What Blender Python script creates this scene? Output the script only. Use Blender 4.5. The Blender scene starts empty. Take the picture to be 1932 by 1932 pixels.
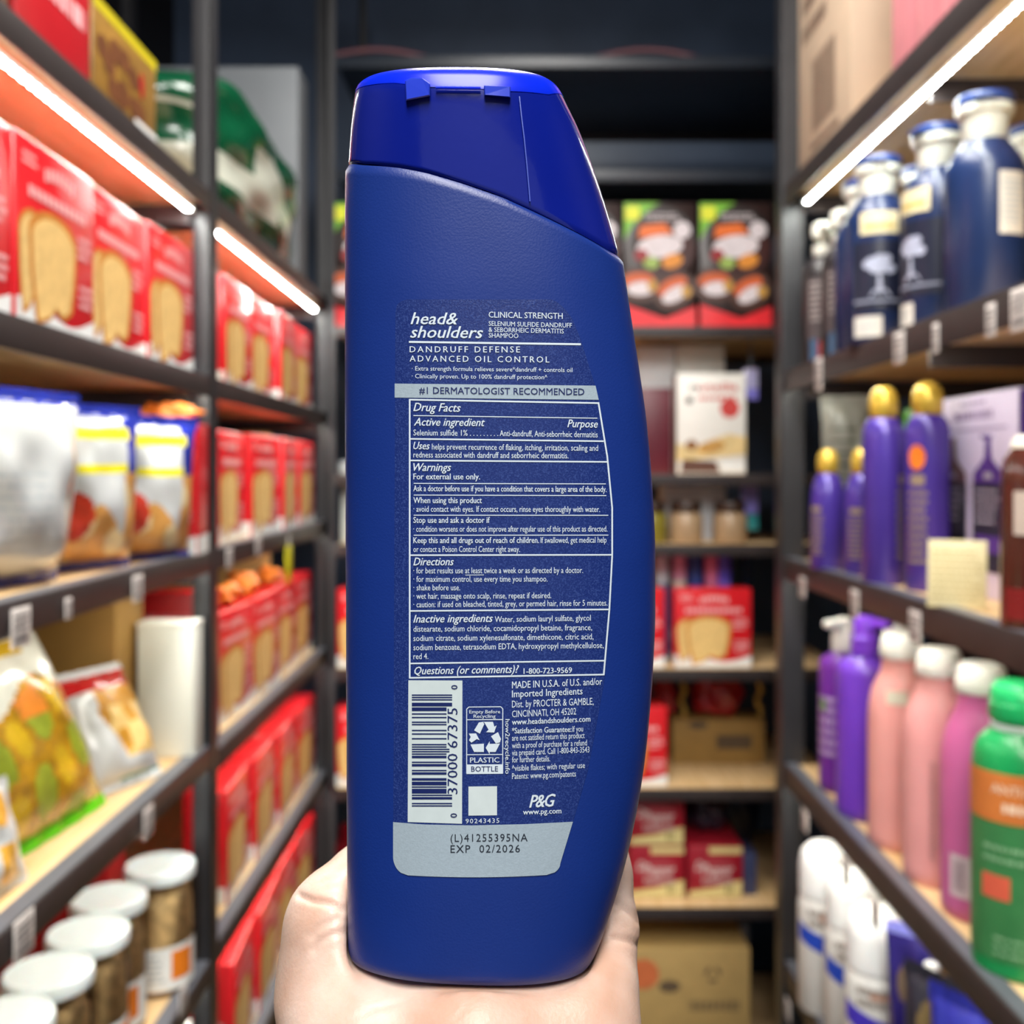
import bpy, bmesh, math, random
import numpy as np
from mathutils import Vector, Matrix

# ---------------------------------------------------------------- camera, world, light, exposure
SC = bpy.context.scene
COL = SC.collection
F, CX, CY, CZ = 1940.0, 975.0, 890.0, 1.45          # focal length and principal point in pixels, eye height in metres
cam = bpy.data.objects.new('camera', bpy.data.cameras.new('camera'))
COL.objects.link(cam)
cam.location = (0, 0, CZ)
cam.rotation_euler = (math.pi / 2, 0, 0)
cam.data.sensor_width = 36
cam.data.lens = 36 * F / 1932
cam.data.shift_x = (966 - CX) / 1932
cam.data.shift_y = (CY - 966) / 1932
cam.data.clip_start = .01
cam.data.dof.use_dof = True
cam.data.dof.focus_distance = .258
cam.data.dof.aperture_fstop = 12.5
SC.camera = cam
SC.view_settings.view_transform = 'Standard'
SC.view_settings.look = 'None'
SC.view_settings.exposure = 0.0
SC.view_settings.gamma = 1
SC.view_settings.use_curve_mapping = False
wd = bpy.data.worlds.new('shop_air')
SC.world = wd
wd.use_nodes = True
wd.node_tree.nodes['Background'].inputs[0].default_value = (.80, .88, 1, 1)
wd.node_tree.nodes['Background'].inputs[1].default_value = .45


def ceiling_fill(x, y, z, sx, sy, watts, tilt=0, colour=(1, .97, .92)):
    l = bpy.data.lights.new('ceiling_fill', 'AREA')
    l.shape = 'RECTANGLE'
    l.size, l.size_y, l.energy, l.color = sx, sy, watts, colour
    o = bpy.data.objects.new('ceiling_fill', l)
    o.location = (x, y, z)
    o.rotation_euler = (tilt, 0, 0)
    COL.objects.link(o)
    return o


ceiling_fill(0.0, -.75, 2.75, .5, 1.2, 58, .25)  # unseen fill behind the camera, added to light the bottle's front
ceiling_fill(0.0, 1.15, 2.75, .45, 1.1, 36)  # unseen fill over the aisle, added to brighten upright shelf faces
LED_DOT, LED_TAPE, LED_HID = 215.0, 1.0, 50.0         # emission strength of the shelf lights

# ---------------------------------------------------------------- helpers
R = math.radians
rnd = random.Random(7)


def lin(c):
    out = []
    for i in (0, 2, 4):
        v = int(c[i:i + 2], 16) / 255
        out.append(v / 12.92 if v <= .04045 else ((v + .055) / 1.055) ** 2.4)
    return tuple(out) + (1,)


MATS = {}


def M(hexc, rough=.5, var=.06, scale=30, metal=0, spec=.5, bump=0, bscale=200, sss=0, trans=0, alpha=1, emit=0, coat=0, ecol=None, sheen=0):
    key = (hexc, rough, var, scale, metal, spec, bump, bscale, sss, trans, alpha, emit, coat)
    if key in MATS:
        return MATS[key]
    m = bpy.data.materials.new('m_' + hexc)
    m.use_nodes = True
    nt = m.node_tree
    p = nt.nodes['Principled BSDF']
    c = lin(hexc)
    tc = nt.nodes.new('ShaderNodeTexCoord')
    if var:
        n = nt.nodes.new('ShaderNodeTexNoise')
        n.inputs['Scale'].default_value = scale
        n.inputs['Detail'].default_value = 3
        nt.links.new(tc.outputs['Object'], n.inputs['Vector'])
        r = nt.nodes.new('ShaderNodeValToRGB')
        r.color_ramp.elements[0].position = .3
        r.color_ramp.elements[1].position = .7
        r.color_ramp.elements[0].color = tuple(v * (1 - var) for v in c[:3]) + (1,)
        r.color_ramp.elements[1].color = tuple(min(1, v * (1 + var)) for v in c[:3]) + (1,)
        nt.links.new(n.outputs[0], r.inputs[0])
        nt.links.new(r.outputs[0], p.inputs['Base Color'])
    else:
        p.inputs['Base Color'].default_value = c
    if bump:
        b = nt.nodes.new('ShaderNodeBump')
        b.inputs['Strength'].default_value = bump
        b.inputs['Distance'].default_value = .002
        n2 = nt.nodes.new('ShaderNodeTexNoise')
        n2.inputs['Scale'].default_value = bscale
        nt.links.new(tc.outputs['Object'], n2.inputs['Vector'])
        nt.links.new(n2.outputs[0], b.inputs['Height'])
        nt.links.new(b.outputs[0], p.inputs['Normal'])
    p.inputs['Roughness'].default_value = rough
    p.inputs['Metallic'].default_value = metal
    p.inputs['Specular IOR Level'].default_value = spec
    p.inputs['Subsurface Weight'].default_value = sss
    if sss:
        p.inputs['Subsurface Radius'].default_value = (.01, .004, .003)
        p.inputs['Subsurface Scale'].default_value = .6
    p.inputs['Transmission Weight'].default_value = trans
    p.inputs['Alpha'].default_value = alpha
    p.inputs['Coat Weight'].default_value = coat
    if emit:
        p.inputs['Emission Color'].default_value = lin(ecol or hexc)
        p.inputs['Emission Strength'].default_value = emit
    MATS[key] = m
    return m


def wood(hexc, dark):
    m = bpy.data.materials.new('wood_board')
    m.use_nodes = True
    nt = m.node_tree
    p = nt.nodes['Principled BSDF']
    tc = nt.nodes.new('ShaderNodeTexCoord')
    mp = nt.nodes.new('ShaderNodeMapping')
    mp.inputs['Scale'].default_value = (40, 3, 40)
    n = nt.nodes.new('ShaderNodeTexNoise')
    n.inputs['Scale'].default_value = 2.5
    n.inputs['Detail'].default_value = 6
    r = nt.nodes.new('ShaderNodeValToRGB')
    r.color_ramp.elements[0].color = lin(dark)
    r.color_ramp.elements[1].color = lin(hexc)
    r.color_ramp.elements[0].position = .3
    r.color_ramp.elements[1].position = .65
    nt.links.new(tc.outputs['Object'], mp.inputs[0])
    nt.links.new(mp.outputs[0], n.inputs['Vector'])
    nt.links.new(n.outputs[0], r.inputs[0])
    nt.links.new(r.outputs[0], p.inputs['Base Color'])
    p.inputs['Roughness'].default_value = .45
    return m


WOOD = wood('e2c294', 'c8a36c')
STEEL = M('2b2b2e', .42, .1, 20, spec=.5)
BEAM = M('332c2c', .45, .1, 20)


def link(name, data, parent=None):
    o = bpy.data.objects.new(name, data)
    COL.objects.link(o)
    if parent is not None:
        o.parent = parent
    return o


class G:
    """collects shapes for one mesh"""

    def __init__(s):
        s.v, s.f, s.mi = [], [], []

    def add(s, vs, fs, mi=0):
        n = len(s.v)
        s.v += [tuple(v) for v in vs]
        s.f += [tuple(i + n for i in f) for f in fs]
        s.mi += [mi] * len(fs)
        return s

    def box(s, x0, x1, y0, y1, z0, z1, bev=0, seg=2, mi=0):
        b = bmesh.new()
        bmesh.ops.create_cube(b, size=1)
        for v in b.verts:
            v.co = Vector(((x0 + x1) / 2 + v.co.x * (x1 - x0), (y0 + y1) / 2 + v.co.y * (y1 - y0), (z0 + z1) / 2 + v.co.z * (z1 - z0)))
        if bev:
            bmesh.ops.bevel(b, geom=b.edges[:], offset=bev, segments=seg, profile=.5, affect='EDGES')
        b.verts.index_update()
        s.add([v.co for v in b.verts], [[v.index for v in f.verts] for f in b.faces], mi)
        b.free()
        return s

    def lathe(s, prof, seg=32, sx=1, sy=1, ribs=0, rib=0, mi=0, cap=True):
        vs, fs = [], []
        for r, z in prof:
            for k in range(seg):
                a = 2 * math.pi * k / seg
                q = r * (1 + (rib * math.cos(ribs * a) if ribs else 0))
                vs.append((q * math.sin(a) * sx, -q * math.cos(a) * sy, z))
        n = len(prof)
        for i in range(n - 1):
            for k in range(seg):
                k2 = (k + 1) % seg
                fs.append((i * seg + k, i * seg + k2, (i + 1) * seg + k2, (i + 1) * seg + k))
        if cap:
            fs.append(tuple(reversed(range(seg))))
            fs.append(tuple((n - 1) * seg + k for k in range(seg)))
        return s.add(vs, fs, mi)

    def tube(s, pts, r, seg=10, mi=0):
        pts = [Vector(p) for p in pts]
        rs = r if isinstance(r, (list, tuple)) else [r] * len(pts)
        vs, fs = [], []
        up = Vector((.13, .21, .97))
        for i, p in enumerate(pts):
            d = (pts[min(i + 1, len(pts) - 1)] - pts[max(i - 1, 0)]).normalized()
            a = d.cross(up).normalized()
            b = d.cross(a)
            for k in range(seg):
                t = 2 * math.pi * k / seg
                vs.append(p + (a * math.cos(t) + b * math.sin(t)) * rs[i])
        for i in range(len(pts) - 1):
            for k in range(seg):
                k2 = (k + 1) % seg
                fs.append((i * seg + k, (i + 1) * seg + k, (i + 1) * seg + k2, i * seg + k2))
        fs.append(tuple(range(seg)))
        fs.append(tuple(reversed([(len(pts) - 1) * seg + k for k in range(seg)])))
        return s.add(vs, fs, mi)

    def poly(s, pts, y, mi=0):                       # flat print in the plane facing local -y
        return s.add([(x, y, z) for x, z in pts], [tuple(range(len(pts)))], mi)

    def rect(s, x0, x1, z0, z1, y, mi=0):
        return s.poly([(x0, z0), (x1, z0), (x1, z1), (x0, z1)], y, mi)

    def disc(s, x, z, rx, rz, y, n=28, rot=0, mi=0):
        pts = []
        for k in range(n):
            a = 2 * math.pi * k / n
            u, w = rx * math.cos(a), rz * math.sin(a)
            pts.append((x + u * math.cos(rot) - w * math.sin(rot), z + u * math.sin(rot) + w * math.cos(rot)))
        return s.poly(pts, y, mi)

    def words(s, x0, x1, z0, z1, lines, y, seed=0, fill=.55, mi=0):   # rows of short dashes: print too small to read
        q = random.Random(seed)
        lh = (z1 - z0) / lines
        for i in range(lines):
            zb = z1 - (i + 1) * lh + lh * (1 - fill) / 2
            x = x0
            end = x1 - q.random() * .25 * (x1 - x0)
            while x < end:
                w = min((.05 + .12 * q.random()) * (x1 - x0), x1 - x)
                s.rect(x, x + w, zb, zb + lh * fill, y, mi)
                x += w + .03 * (x1 - x0)
        return s

    def wrap(s, r, sy=1.0):                          # bend everything laid in the plane round a cylinder of radius r
        s.v = [((r - y) * math.sin(x / r), -(r - y) * math.cos(x / r) * sy, z) for x, y, z in s.v]
        return s

    def curved(s, x0, x1, z0, z1, y, n=12, m=1, mi=0):                # a rectangle cut fine enough to wrap
        vs, fs = [], []
        for j in range(m + 1):
            for i in range(n + 1):
                vs.append((x0 + (x1 - x0) * i / n, y, z0 + (z1 - z0) * j / m))
        for j in range(m):
            for i in range(n):
                a = j * (n + 1) + i
                fs.append((a, a + 1, a + n + 2, a + n + 1))
        return s.add(vs, fs, mi)

    def xform(s, mat):
        s.v = [tuple(mat @ Vector(v)) for v in s.v]
        return s

    def make(s, name, mat, parent=None, smooth=True, angle=40):
        me = bpy.data.meshes.new(name)
        me.from_pydata([tuple(v) for v in s.v], [], s.f)
        for m in (mat if isinstance(mat, (list, tuple)) else [mat]):
            me.materials.append(m)
        if isinstance(mat, (list, tuple)):
            me.polygons.foreach_set('material_index', s.mi)
        me.polygons.foreach_set('use_smooth', [smooth] * len(s.f))
        if smooth:
            me.set_sharp_from_angle(angle=R(angle))
        me.update()
        return link(name, me, parent)


def tag(o, label, cat, group=None, kind=None):
    o['label'] = label
    o['category'] = cat
    if group:
        o['group'] = group
    if kind:
        o['kind'] = kind
    return o


def thing(name, label, cat, loc=(0, 0, 0), rz=0, group=None, rx=0, ry=0):
    o = link(name, None)
    o.empty_display_size = .02
    o.location = loc
    o.rotation_euler = (rx, ry, rz)
    return tag(o, label, cat, group)


def dup(root, label, loc, rz=0, group=None, rx=0, ry=0):
    r = root.copy()
    COL.objects.link(r)
    r.location = loc
    r.rotation_euler = (rx, ry, rz)
    r['label'] = label
    if group:
        r['group'] = group
    for ch in list(root.children):
        c = ch.copy()
        COL.objects.link(c)
        c.parent = r
        for g in list(ch.children):
            d = g.copy()
            COL.objects.link(d)
            d.parent = c
    return r


def structure(name, g, mat):
    o = g.make(name, mat, None, False)
    o['kind'] = 'structure'
    return o


def at(px, py, y):                                   # photo pixel and distance -> point in the room
    return Vector(((px - CX) * y / F, y, CZ - (py - CY) * y / F))


def xat(px, y):
    return (px - CX) * y / F


def face_cam(x, y, turn=0):                          # heading that turns a thing's front (-y) to the aisle viewer
    return math.atan2(-x, y) + turn


_txt = {}


def text2d(s, bold=0, shear=0, space=1.0, res=2):
    """outline of a line of lettering: x runs 0..1, y in units of the capital height"""
    key = (s, bold, shear, space)
    if bold:                                          # heavier strokes: the outline printed again a hair to each side
        if key not in _txt:
            v, f = text2d(s, 0, shear, space, res)
            w = _txt[('width', s, shear, space)]
            b = max(bold, 0) * .9
            offs = [(-b, 0), (b, 0)] if bold < .006 else [(-b, -b * .6), (b, -b * .6), (-b, b * .6), (b, b * .6)]
            if b == 0:
                offs = [(0, 0)]
            _txt[('copies', len(v) * len(offs), s, shear, space)] = len(offs)
            _txt[key] = (np.concatenate([v + np.array([ox / w, oy]) for ox, oy in offs]),
                         [tuple(i + k * len(v) for i in q) for k in range(len(offs)) for q in f])
        return _txt[key]
    if key in _txt:
        return _txt[key]
    c = bpy.data.curves.new('lettering', 'FONT')
    c.body = s
    c.size = 1
    c.shear = shear
    c.space_character = space
    c.resolution_u = res
    c.fill_mode = 'FRONT'
    o = bpy.data.objects.new('lettering', c)
    COL.objects.link(o)
    dg = bpy.context.evaluated_depsgraph_get()
    ev = o.evaluated_get(dg)
    me = ev.to_mesh()
    v = np.array([p.co[:2] for p in me.vertices])
    f = [tuple(p.vertices) for p in me.polygons]
    ev.to_mesh_clear()
    bpy.data.objects.remove(o)
    bpy.data.curves.remove(c)
    x0, x1 = v[:, 0].min(), v[:, 0].max()
    v[:, 0] = (v[:, 0] - x0) / (x1 - x0)
    _txt[('width', s, shear, space)] = x1 - x0
    _txt[key] = (v, f)
    return v, f


def copies(v, s, shear, space):                      # which overprint of the outline each corner belongs to
    n = _txt.get(('copies', len(v), s, shear, space), 1)
    return np.repeat(np.arange(n), len(v) // n)


CAPH = 1.0


def cap_height():
    global CAPH
    v, f = text2d('H')
    CAPH = v[:, 1].max()


cap_height()


def put_text(g, s, x0, x1, z, h, y, bold=0, shear=0, space=1.0, mi=0):
    v, f = text2d(s, bold, shear, space)
    k = copies(v, s, shear, space)
    g.add([(x0 + (x1 - x0) * a, y - .00002 * q, z + h * b / CAPH) for (a, b), q in zip(v, k)], f, mi)
    return g

# ---------------------------------------------------------------- the room
structure('floor', G().box(-1.3, 1.5, -2.6, 3.1, -.05, 0), M('4a4642', .35, .15, 6))
structure('ceiling', G().box(-1.3, 1.5, -2.6, 3.1, 2.9, 2.95), M('39455a', .8, .1, 4))
structure('wall_back', G().box(-1.3, 1.5, 3.0, 3.1, 0, 2.9), M('46566e', .35, .15, 5))
structure('wall_left', G().box(-1.3, -1.0, -2.6, 3.0, 0, 2.9), M('1c1d21', .6, .15, 5))
structure('wall_right', G().box(1.2, 1.5, -2.6, 3.0, 0, 2.9), M('1c1d21', .6, .15, 5))
XL, XR, YB = -.43, .507, 2.30
FLANGE_LIT = M('5d6068', .35, .08, 20)  # beam steel made paler: light on the top flange is in the colour
LZ = dict(a=CZ + .392, b=CZ + .132, c=CZ - .113, d=CZ - .402, e=CZ - .68, f=CZ - .95)        # shelf heights, left
LE_NEAR = CZ - .69
LD_NEAR = CZ - .388
RZ = dict(a=CZ + .54, b=CZ + .188, c=CZ - .165, d=CZ - .555, e=CZ - .93)                       # right
BZ = dict(a=CZ + .93, t=CZ + .675, b=CZ + .325, c=CZ - .006, d=CZ - .163, e=CZ - .442, f=CZ - .71, g=CZ - .976, h=CZ - 1.36)   # far end


def post(root, x0, x1, y0, y1, z1):                  # slotted angle post: two flanges
    w = .004
    g = G()
    g.box(x0, x1, y0, y0 + w, 0, z1, .001)
    xe = x1 - w if abs(x1) < abs(x0) else x0
    g.box(xe, xe + w, y0, y1, 0, z1, .001)
    g.box(min(x0, x1), max(x0, x1), y1 - w, y1, 0, z1, .001)
    return g.make('post', STEEL, root)


left = thing('shelving_rack', 'black steel shelving rack with wooden boards along the left side of the aisle', 'shelf', (XL, 0, 0))


def local(g, root):
    ox, oy, oz = root.location
    g.v = [(x - ox, y - oy, z - oz) for x, y, z in g.v]
    return g


def part(root, name, g, mat, **k):
    return local(g, root).make(name, mat, root, **k)


def lpost(root, x0, x1, y0, y1, z1):
    g = G()
    w = .004
    g.box(x0, x1, y0, y0 + w, 0, z1, .001)
    xe = x1 - w if abs(x1) < abs(x0) else x0
    g.box(xe, xe + w, y0, y1, 0, z1, .001)
    g.box(x0, x1, y1 - w, y1, 0, z1, .001)
    part(root, 'post', g, STEEL)


for y0, y1 in ((.50, .534), (1.445, 1.48), (2.335, 2.37)):
    lpost(left, XL - .026, XL, y0, y1, 2.75)
    lpost(left, -.90, -.875, y0, y1, 2.75)
for ya, yb in ((.534, 1.445), (1.48, 2.335)):
    near = ya < 1
    for k, z in LZ.items():
        if k == 'e' and near:
            z = LE_NEAR
        if k == 'd' and near:
            z = LD_NEAR
        part(left, 'front_beam', G().box(XL - .002, XL, ya, yb, z - .028, z + .002, .0008), BEAM)
        part(left, 'beam_flange', G().box(XL - .022, XL - .0021, ya, yb, z + .0005, z + .003), FLANGE_LIT)
        part(left, 'rear_beam', G().box(-.892, -.888, ya, yb, z - .034, z + .002), BEAM)
        for yc_ in (ya + .002, yb - .006):
            part(left, 'cross_beam', G().box(-.88, XL - .028, yc_, yc_ + .004, z - .045, z - .018), BEAM)
        part(left, 'shelf_board', G().box(-.887, XL - .003, ya + .001, yb - .001, z - .016, z, .001), WOOD)

right = thing('shelving_rack', 'black steel shelving rack with wooden boards along the right side of the aisle', 'shelf', (XR, 0, 0))
for y0, y1 in ((.60, .65), (1.95, 2.0)):
    lpost(right, XR + .037, XR, y0, y1, 2.75)
    lpost(right, 1.03, 1.067, y0, y1, 2.75)
for k, z in RZ.items():
    part(right, 'front_beam', G().box(XR, XR + .003, .65, 1.95, z - .038, z + .002, .0008), BEAM)
    part(right, 'beam_flange', G().box(XR + .0031, XR + .024, .65, 1.95, z + .0005, z + .003), FLANGE_LIT)
    part(right, 'rear_beam', G().box(1.05, 1.054, .65, 1.95, z - .034, z + .002), BEAM)
    for yc_ in (.652, 1.36, 1.942):
        part(right, 'cross_beam', G().box(XR + .04, 1.03, yc_, yc_ + .004, z - .05, z - .02), BEAM)
    part(right, 'shelf_board', G().box(XR + .004, 1.048, .652, 1.948, z - .016, z, .001), WOOD)

back = thing('shelving_rack', 'black steel shelving rack closing the far end of the aisle', 'shelf', (.16, YB, 0))
for x0, x1 in ((-.426, -.407), (.74, .765)):
    for y in (YB, 2.78):
        part(back, 'post', G().box(x0, x1, y, y + .004, 0, 2.75).box(x0, x0 + .004, y, y + .03, 0, 2.75), STEEL)
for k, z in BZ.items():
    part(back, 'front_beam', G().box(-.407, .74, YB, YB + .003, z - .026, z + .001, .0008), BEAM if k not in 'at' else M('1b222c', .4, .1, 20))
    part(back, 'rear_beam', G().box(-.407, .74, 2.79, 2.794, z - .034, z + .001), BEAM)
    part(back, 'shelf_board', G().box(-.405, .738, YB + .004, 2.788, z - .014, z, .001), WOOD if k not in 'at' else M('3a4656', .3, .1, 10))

# cable slung across the far wall
pts = []
for k in range(41):
    x = -.42 + 1.03 * k / 40
    pts.append((x, 2.36, CZ + .9375 + .03 * max(0, math.sin(k * .26 + .6))))
tag(G().tube(pts, .006, 8).make('cable', M('5d3038', .5)), 'thin dull red cable strung along the dark top shelf at the far end', 'cable')

# ---------------------------------------------------------------- shelf lights
TAPE = M('eef3ea', .4, 0, emit=LED_TAPE, ecol='f6fff8')
DOT = M('fffdf5', .3, 0, emit=LED_DOT, ecol='fbfff8')
HIDL = M('fdfbf0', .4, 0, emit=LED_HID, ecol='fffdf0')


def led(x, y0, y1, z, label, dots=True, mat=None, group=None, lip=1):
    root = thing('led_strip', label, 'light', (x, (y0 + y1) / 2, z), group=group)
    L = (y1 - y0) / 2
    G().box(-.004, .004, -L, L, -.0015, .003).make('strip_base', TAPE if dots else M('e9ebe4', .4, 0), root)
    g = G()
    if dots:
        n = int((y1 - y0) / .0167)
        for k in range(n):
            yy = -L + .008 + k * .0167
            g.add([(a * .0041, yy + b * .0041, -.0016 - c * .0011) for a, b, c in ((-1, -1, 0), (1, -1, 0), (1, 1, 0), (-1, 1, 0), (-.55, -.55, 1), (.55, -.55, 1), (.55, .55, 1), (-.55, .55, 1))],
                  [(3, 2, 1, 0), (0, 1, 5, 4), (1, 2, 6, 5), (2, 3, 7, 6), (3, 0, 4, 7), (4, 5, 6, 7)])
        g.make('diode_row', DOT, root, False)
    else:
        g.add([(-.004, -L, -.0017), (.004, -L, -.0017), (.004, L, -.0017), (-.004, L, -.0017)], [(3, 2, 1, 0)])
        g.make('diode_row', mat or HIDL, root, False)
    return root


XLED = -.455
names = {'a': 'top', 'b': 'second', 'c': 'third', 'd': 'fourth', 'e': 'fifth'}
for k in 'abcde':
    for ya, yb, bay in ((.56, 1.435, 'near'), (1.492, 2.315, 'far')):
        z = LZ[k] - (.0275 if k == 'a' else .0195)
        if k == 'e' and bay == 'near':
            z = LE_NEAR - .0195
        if k == 'd' and bay == 'near':
            z = LD_NEAR - .0195
        led(XLED if k == 'a' else -.441, ya, yb, z, ('bright white light strip under the left rack\'s top shelf, %s bay' if k == 'a' else 'light strip tucked behind the beam of the left rack\'s ' + names[k] + ' shelf, %s bay') % bay, k == 'a')
for k in 'abcd':
    led(XR + (.033 if k == 'a' else .016), .68, 1.925, RZ[k] - (.037 if k == 'a' else .0195), 'bright white light strip under the right rack\'s top shelf' if k == 'a' else 'light strip tucked behind the beam of the right rack\'s %s shelf' % names[k], k == 'a', lip=-1)

# ---------------------------------------------------------------- price tags on the beams
PAPER = M('dcd5d0', .6, .05, 80)
INK = M('6a6668', .6, 0)
_tags = {}


def price_tag(x, px, py, label, side, w=.03, h=.036):
    y = x * F / (px - CX)
    z = CZ - (py - CY) * y / F
    key = (w, h)
    rz = R(90) if side == 'L' else R(-90)
    if key not in _tags:
        r = thing('price_tag', label, 'tag', (x, y, z), rz, 'price tags along the shelf edges')
        G().box(-w / 2, w / 2, -.0012, 0, -h / 2, h / 2, .0005).make('card', PAPER, r)
        g = G().words(-w * .38, w * .38, -h * .1, h * .38, 3, -.0015, 3)
        for i in range(9):
            g.rect(-w * .36 + i * w * .08, -w * .36 + i * w * .08 + w * (.03 + .02 * (i % 2)), -h * .38, -h * .16, -.0015)
        g.make('print', INK, r, False)
        _tags[key] = r
    else:
        dup(_tags[key], label, (x, y, z), rz)


for px, py, w, h, lb in ((38, 1183, .034, .034, 'large white price tag under the bread bags, nearest the left edge'), (128, 1148, .014, .02, 'small round-cornered white tag on the left beam below the bread bags'),
                         (259, 1110, .03, .03, 'white price tag on the left beam below the right-hand bread bag'), (279, 1550, .03, .034, 'white price tag above the white-lidded jar nearest the post'),
                         (44, 1765, .036, .036, 'white price tag above the white-lidded jars at the left edge'), (345, 1885, .03, .034, 'white price tag at the bottom left below the jars')):
    price_tag(XL + .0022, px, py, lb, 'L', w, h)
for px, py, lb in ((432, 1053, 'small white tag just past the middle post, left rack'), (487, 1030, 'small tag on the beam over the yellow shelf flag')):
    price_tag(XL + .0022, px, py, lb, 'L', .028, .03)
for px, py, w, h, lb in ((1545, 706, .034, .055, 'tall white tag on the right second shelf nearest the far post'), (1697, 656, .036, .042, 'white price tag below the tree-emblem navy bottle'),
                         (1766, 638, .018, .036, 'narrow white tag on the beam right of the navy bottle tag'), (1870, 604, .022, .036, 'torn white tag below the largest navy bottle'), (1926, 583, .04, .044, 'white price tag at the right edge below the navy bottles'),
                         (1514, 1108, .034, .036, 'white price tag under the small purple bottle'), (1613, 1138, .034, .04, 'white price tag under the tall purple bottle'), (1727, 1182, .036, .04, 'white price tag above the front pink bottle'),
                         (1519, 1548, .034, .036, 'white price tag below the dark purple pump bottle'), (1597, 1645, .034, .04, 'white price tag below the left pink bottle'), (1652, 1722, .034, .042, 'white price tag below the middle pink bottle'),
                         (1487, 1905, .034, .036, 'white price tag at the bottom right by the post')):
    price_tag(XR - .0002, px, py, lb, 'R', w, h)
# ---------------------------------------------------------------- red toast boxes
RED = M('d91f28', .3, .05, 12, coat=.3)
REDTOP = M('e2343a', .3, .05, 12)
CRUST = M('c9812f', .5, .1, 60)
CRUMB = M('e6c079', .55, .12, 90)
PINK = M('f2b3b4', .5, 0)
WHT = M('e9ebe8', .45, .03, 40)
BW, BD, BH = .174, .07, .178


def slice_shape(x0, x1, z0, z1, y, g, mi=0):
    w, h = x1 - x0, z1 - z0
    pts = []
    for k in range(17):                                # domed top with little ears
        a = math.pi * k / 16
        pts.append((x0 + w / 2 + w / 2 * math.cos(a) * (1.0 if 2 < k < 14 else 1.03), z1 - .22 * h + .22 * h * math.sin(a)))
    pts += [(x0 + .02 * w, z0 + .42 * h), (x0 + .14 * w, z0 + .0 * h), (x0 + .42 * w, z0 + .07 * h), (x0 + .55 * w, z0 + .17 * h), (x0 + .72 * w, z0 + .1 * h), (x0 + .9 * w, z0 + .18 * h), (x0 + .98 * w, z0 + .45 * h)]
    return g.poly(pts, y, mi)


def toast_box(label, loc, rz):
    r = thing('toast_box', label, 'box', loc, rz, 'red toast boxes')
    G().box(-BW / 2, BW / 2, -BD / 2, BD / 2, 0, BH, .003, 3).make('carton', RED, r)
    yf = -BD / 2 - .0004
    wave = [(-BW / 2 + .001, .001), (BW / 2 - .001, .001), (BW / 2 - .001, .026)]
    for k in range(13):
        s = 1 - k / 12
        wave.append((-BW / 2 + .001 + (BW - .002) * s, .022 + .009 * math.sin(s * 6.3 + .6)))
    g = G().poly(wave, yf)
    g.add([(-BW / 2 - .0004, -BD / 2 + .003, .001), (-BW / 2 - .0004, BD / 2 - .003, .001), (-BW / 2 - .0004, BD / 2 - .003, .028), (-BW / 2 - .0004, -BD / 2 + .003, .026)], [(0, 3, 2, 1)])
    g.add([(BW / 2 + .0004, -BD / 2 + .003, .001), (BW / 2 + .0004, BD / 2 - .003, .001), (BW / 2 + .0004, BD / 2 - .003, .028), (BW / 2 + .0004, -BD / 2 + .003, .026)], [(0, 1, 2, 3)])
    g.make('white_band', WHT, r, False)
    g = G()
    slice_shape(-.082, -.03, .012, .112, yf - .0002, g, 0)
    slice_shape(-.079, -.034, .018, .107, yf - .0004, g, 1)
    slice_shape(-.062, .040, .006, .118, yf - .0006, g, 0)
    slice_shape(-.055, .033, .011, .111, yf - .0008, g, 1)
    g.make('toast_picture', [CRUST, CRUMB], r, False)
    g = G()
    q = random.Random(3)
    for k in range(7):                                 # lettering, unreadable at this distance
        x = -.030 + k * .0095
        g.rect(x, x + .007, .146 + .004 * math.sin(k * .52), .158 + .004 * math.sin(k * .52), yf - .0003)
    for k in range(11):
        x = -.063 + k * .0118
        g.rect(x, x + .0092, .124, .134, yf - .0003)
    g.words(.045, .08, .085, .112, 3, yf - .0003, 2)
    g.words(.048, .08, .035, .062, 3, yf - .0003, 4)
    g.words(-.075, -.045, .150, .164, 2, yf - .0003, 5)
    g.make('lettering', PINK, r, False)
    g = G()
    slice_shape(-.02, .02, .05, .085, 0, g)
    g.v = [(-BW / 2 - .0005, -x, z) for x, y, z in g.v]
    g.make('side_picture', PINK, r, False)
    return r


XT = -.454 - BD / 2
first = None
ordw = ['first', 'second', 'third', 'fourth', 'fifth', 'sixth']


def toast(label, x, y, z, rz):
    global first
    if first is None:
        first = toast_box(label, (x, y, z), rz)
    else:
        dup(first, label, (x, y, z), rz)


q = random.Random(11)
for k, y in enumerate((.835, 1.011, 1.182, 1.356)):
    toast('red toast box on the left second shelf, %s' % ['cut off by the left edge', 'second from the left edge', 'third from the left edge', 'fourth, right before the middle post'][k],
          XT - .004 * (k == 2) + .003 * (k == 1), y, LZ['b'], R(90) + q.uniform(-.03, .03))
rown = {'b': 'second left shelf', 'c': 'third left shelf', 'd': 'fourth left shelf', 'e': 'fifth left shelf', 'f': 'lowest left shelf'}
for s in 'bcdef':
    ys = [1.695, 1.877, 2.058, 2.236]
    if s in 'def':
        ys = [1.70, 1.885, 2.067, 2.246]
    if s == 'c':
        ys = [1.675, 1.868, 2.05, 2.236]
    for k, y in enumerate(ys):
        toast('red toast box past the middle post, %s, %s from the post' % (rown[s], ordw[k]), XT + q.uniform(-.012, .004) - (.0 if s != 'f' else k * .0), y, LZ[s], R(90) + q.uniform(-.05, .07))
toast('red toast box standing behind the right-hand bread bag', -.517, 1.404, LZ['c'], R(4))
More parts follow.
